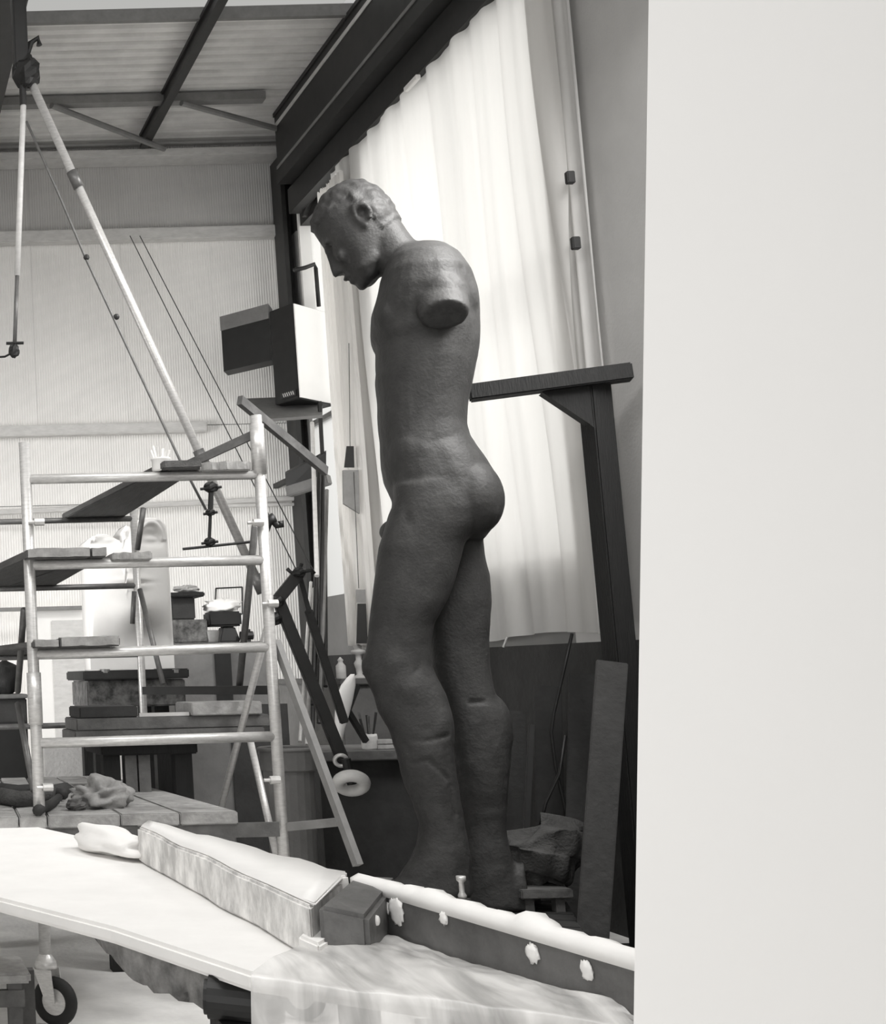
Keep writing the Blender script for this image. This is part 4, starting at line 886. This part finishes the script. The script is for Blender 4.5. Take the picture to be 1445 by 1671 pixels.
def bun(s, t):
    a_ = 2 * math.pi * s; h = t; rr = (.5 + .55 * math.sin(min(1, h * 1.25) * 2.2)) * (1 if h < .9 else max(.02, (1 - h) / .1)); rr *= 1 + .10 * math.sin(5 * a_ + 9 * h) + .06 * math.sin(11 * a_ - 6 * h)
    c_ = P(890, 1410, 7.8); return V((c_.x + .235 * rr * math.cos(a_), 7.82 + .17 * rr * math.sin(a_), zz + .002 + .32 * h + .05 * math.cos(a_) * h + .025 * math.sin(3 * a_ + 14 * h)))
mb.grid(bun, 72, 36)
tag(mb.build('burlap_bundle', M_CLOTH, smooth=True), 'folded grey burlap bundle on a low stool right of the statue feet', 'bundle')
p = P(757, 1500, 6.6); zb_ = P(757, 1466, 6.6).z
vt = thing('bottle_stand', 'narrow dark post carrying a small pale tap beside the statue feet', 'post', (p.x, 6.6, 0))
MB().box(p.x - .03, p.x + .03, 6.57, 6.63, 0, zb_).build('post', M_DARKCAB, vt)
MB().lathe((p.x, 6.6, zb_), [(.02, 0), (.02, .015), (.012, .03), (.012, .075), (.022, .085), (.022, .105), (.015, .105)], 14).build('tap', M_GALV, vt, smooth=True)

# ================================================================== foreground: plaster table, moulds, film
zsl = .985
SA, SB, SCc, SD = P(-60, 1322, 5.9), P(-60, 1442, 4.35), P(412, 1588, 3.1), P(640, 1470, 3.95)
SE = P(1100, 1640, 2.62)
tbm = thing('plaster_table', 'long white plaster slab table across the foreground', 'table', V((.9, 4.2, 0)))
ZS = .955
poly = [PZ(-160, 1425, ZS), PZ(0, 1466, ZS), PZ(180, 1512, ZS), PZ(405, 1586, ZS), V((1.9, 2.56, ZS)), V((1.9, 3.6, ZS)), PZ(580, 1475, ZS), PZ(420, 1430, ZS), PZ(200, 1380, ZS), PZ(140, 1366, ZS), PZ(0, 1335, ZS), PZ(-160, 1300, ZS)]
mb = MB().prism(poly, (0, 0, -.05)); mb.build('slab', M_PLASTER, tbm, bevel=.012)
for q_ in (PZ(-120, 1420, ZS), PZ(560, 1520, ZS), PZ(700, 1640, ZS), PZ(-100, 1330, ZS)):
    MB().box(q_.x, q_.x + .09, q_.y, q_.y + .09, 0, ZS - .051).build('leg', M_WOOD_D, tbm)
# long mould box on the left
def mould(name, label, n0, f0_, n1, f1_, z0, h, m_side, m_top):
    """n = near-edge corner, f = far-edge corner; 0 = left end, 1 = right end (x,y world)"""
    o = thing(name, label, 'mould', (n0 + f1_) / 2)
    N = 16; rings = []
    for i in range(N + 1):
        s = i / N; a = n0.lerp(n1, s); b = f0_.lerp(f1_, s)
        j = noise.noise(V((s * 6, 1, 2))) * .012; jt = noise.noise(V((s * 5, 7, 2))) * .010
        rings.append([V((a.x + j, a.y, z0)), V((b.x, b.y, z0)), V((b.x, b.y, z0 + h + jt)), V((a.x, a.y, z0 + h + jt))])
    MB().loft(rings).build('block', m_side, o, bevel=.008)
    rings = []
    for i in range(N + 1):
        s = i / N; a = n0.lerp(n1, s); b = f0_.lerp(f1_, s); jt = noise.noise(V((s * 5, 7, 2))) * .010; k = noise.noise(V((s * 9, 3, 2))) * .01
        rings.append([V((a.x + .012, a.y, z0 + h + jt - .002)), V((b.x + k, b.y, z0 + h + jt - .002)), V((b.x + k, b.y, z0 + h + jt + .016 + k * .6)), V((a.x + .014, a.y, z0 + h + jt + .010))])
    MB().loft(rings).build('plaster_skin', m_top, o, bevel=.005, smooth=True)
    return o
zm1 = 1.105
def flat(p, z): return V((p.x, p.y, z))
n0, n1 = flat(PZ(224, 1344, zm1), 0), flat(PZ(505, 1470, zm1), 0)
f0_, f1_ = flat(PZ(242, 1338, zm1), 0), flat(PZ(566, 1422, zm1), 0)
d_ = (n1 - n0)
m1 = mould('plaster_mould', 'long stained plaster mould block lying left on the white table', n0, f0_, n1, f1_, .957, zm1 - .972, M_PLASTER_S, M_PLASTER)
# dark end cap with a white plug
ec = thing('mould_end', 'dark mould end with a white round plug beside the stained block', 'mould', (n1 + f1_) / 2)
d_ = (f1_ - n1).normalized(); pn = V((d_.y, -d_.x, 0)); pn = pn if pn.y < 0 else -pn
a_, b_ = n1 + pn * .02, f1_ + pn * .02
MB().hexa([flat(a_, .957), flat(b_, .957), flat(b_ + pn * .12, .957), flat(a_ + pn * .12, .957)], [flat(a_, zm1 - .01), flat(b_, zm1 - .01), flat(b_ + pn * .12, zm1 - .01), flat(a_ + pn * .12, zm1 - .03)]).build('block', M_TROUGH, ec, bevel=.012)
q_ = PZ(518, 1496, 1.05); q_ = a_.lerp(b_, .22) + pn * .12
MB().lathe(flat(q_, 1.045), [(.012, -.01), (.014, .0), (.012, .006), (.006, .009)], 14, pn).build('plug', M_PANEL_W, ec, smooth=True)
# white offcut in front of it
p = PZ(522, 1556, .97)
tag(MB().prism([PZ(488, 1562, .957), PZ(522, 1578, .957), PZ(556, 1556, .957), PZ(512, 1538, .957)], (0, 0, .055)).build('plaster_offcut', M_PLASTER, bevel=.008), 'white plaster offcut lying in front of the dark mould end', 'plaster')
tag(MB().blob(PZ(178, 1392, .957) + V((0, .0, .05)), (V((1, .2, 0)), V((-.2, 1, 0)), V((0, 0, 1))), (.10, .3, .055), 30, 20, .4, 1.6, 9).build('white_cloth', M_PLASTER, smooth=True), 'soft white cloth lying left of the stained mould block', 'cloth')
# right-hand trough mould: far wall with lumpy plaster rim, sloping floor
tm = thing('mould_trough', 'long open plaster trough mould running to the right edge of the table', 'mould', V((1.4, 3.3, .96)))
zr1 = 1.10
A, B = PZ(574, 1432, zr1), PZ(1062, 1570, zr1)
dirn = (B - A).normalized(); nrm = V((dirn.y, -dirn.x, 0)); nrm = nrm if nrm.x < 0 else -nrm     # towards the camera side (left)
B2 = B + dirn * .09
rings = []
for i in range(31):
    s = i / 30; p = A.lerp(B2, s); rings.append([flat(p, .957), flat(p - nrm * .05, .957), flat(p - nrm * .05, zr1 - .02), flat(p, zr1 - .02)])
MB().loft(rings).build('far_wall', M_TROUGH, tm)
rings = []
for i in range(61):
    s = i / 60; p = A.lerp(B2, s); lp_ = max(0, noise.noise(V((s * 9, 3, 1)))) * .03 + max(0, noise.noise(V((s * 26, 8, 1)))) * .012
    rings.append([flat(p + nrm * .006, zr1 - .026), flat(p - nrm * (.055 + lp_), zr1 - .026), flat(p - nrm * (.05 + lp_), zr1 + .004 + lp_), flat(p - nrm * .02, zr1 + .012 + lp_), flat(p + nrm * .006, zr1)])
MB().loft(rings).build('plaster_rim', M_PLASTER, tm, smooth=True)
for px, py, s_ in ((640, 1484, .035), (655, 1476, .02), (722, 1508, .016), (938, 1548, .022), (1030, 1575, .02), (628, 1478, .02)):
    q_ = PZ(px, py, 1.05); t = (q_ - A).dot(dirn); q_ = flat(A + dirn * t + nrm * .004, 1.045 + (.02 if s_ < .02 else 0))
    MB().blob(q_, (nrm, dirn, V((0, 0, 1))), (.007, s_, s_), 14, 10, .5, 4, px).build('splash', M_PLASTER, tm, smooth=True)
MB().box(.0, .001, 0, .001, .97, .971) 
fl = [flat(A + nrm * .0, .97), flat(B2, .97), flat(B2 + nrm * .62, .97), flat(A + nrm * .16, .97)]
# end board of the trough (left end, pale upright arris)
ea = A - dirn * .02
MB().bar(flat(ea + nrm * .0, zr1 - .05), flat(ea + nrm * .13, zr1 - .06), .02, .11).build('end_board', M_PLASTER, tm, bevel=.006)
# film draped over the near half of the trough
fm = MB()
G0 = flat(A + nrm * .012 + dirn * .06, 1.0); G1 = flat(B2 + nrm * .012, 1.0)
H0 = PZ(409, 1590, .97); H0 = H0 + V((-.01, -.02, 0)); H1 = V((1.85, 2.545, .97))
def film(s, t):
    far_ = G0.lerp(G1, s); near_ = H0.lerp(H1, s)
    if t < .72:
        k = t / .72; p = far_.lerp(near_, k); p.z = .972 + .008 * (1 - k) + .02 * math.sin(k * 3.1) + .012 * noise.noise(V((s * 7, k * 3, 1))) + .006 * noise.noise(V((s * 22, k * 8, 2)))
    else:
        k = (t - .72) / .28; p = near_ + V((-.02 * k, -.015 - .02 * k + .012 * noise.noise(V((s * 16, k, 5))), 0)); p.z = .972 + .012 * noise.noise(V((s * 7, 3, 1))) - .30 * k
    return p
fm.grid(film, 70, 50)
tag(fm.build('plastic_film', M_FILM, smooth=True), 'cloudy plastic film draped over the near side of the trough mould', 'film')
# dark rough support under the table, black pot
rs = thing('table_support', 'rough dark plaster-splashed support under the white table', 'support', V((.75, 4.0, 0)))
mb = MB(); rings = []
outl = [(148, 1512, 4.35), (190, 1545, 4.2), (240, 1560, 4.05), (300, 1580, 3.9), (360, 1600, 3.7), (430, 1625, 3.5)]
for i in range(25):
    s = i / 24 * (len(outl) - 1); k = min(int(s), len(outl) - 2); fr = s - k
    px, py, Y = [outl[k][j] + (outl[k + 1][j] - outl[k][j]) * fr for j in range(3)]
    lowy = py + 6 + 50 * math.sin(min(1, i / 10) * 1.57) + 3 * math.sin(i * .9)
    a_ = P(px, py - 40, Y); a_.z = min(a_.z, .93); b_ = P(px + 10, lowy, Y); a_.x = P(px, py, Y).x
    w_ = V((.0, .22, 0)); j = noise.noise_vector(V((i * .6, 0, 3))) * .015
    rings.append([a_ + j, b_ + j * 1.5, b_ + w_ + j, a_ + w_ + j])
MB().loft(rings).build('hanging_sack', mat('splashed_sacking', 130, .9, 0, .5, 9, bump=.7, bscale=22, contrast=.18), rs, smooth=True)
p = P(365, 1606, 3.75)
rs2 = thing('black_tub', 'black tub on a stand in the shade under the white table', 'tub', (p.x, 3.62, 0))
MB().tube([(p.x - .085, 3.62, p.z), (p.x + .1, 3.55, p.z - .01)], .055, 20).build('tub', M_BLACK, rs2, smooth=False, bevel=.01)
MB().box(p.x - .06, p.x + .08, 3.55, 3.68, 0, p.z - .054).build('stand', M_WOOD_D, rs2)
# little stool at lower left
so = thing('step_stool', 'small dusty wooden step stool at the lower left edge', 'stool', (P(0, 1640, 6.0).x, 6.1, 0))
zt3 = P(25, 1606, 5.95).z
MB().box(P(-60, 1600, 5.95).x, P(51, 1600, 5.95).x, 5.95, 6.32, zt3 - .0, zt3 + .045).build('seat', M_WOOD_L, so, bevel=.01)
for px, y in ((14, 5.98), (36, 6.22), (-48, 5.98), (-40, 6.22)):
    x = P(px, 1640, y).x; MB().box(x, x + .06, y, y + .06, 0, zt3 - .001).build('leg', M_WOOD_M, so)
MB().box(P(-50, 1640, 6.0).x, P(40, 1640, 6.0).x, 5.97, 6.0, zt3 - .1, zt3 - .03).build('apron', M_WOOD_M, so)
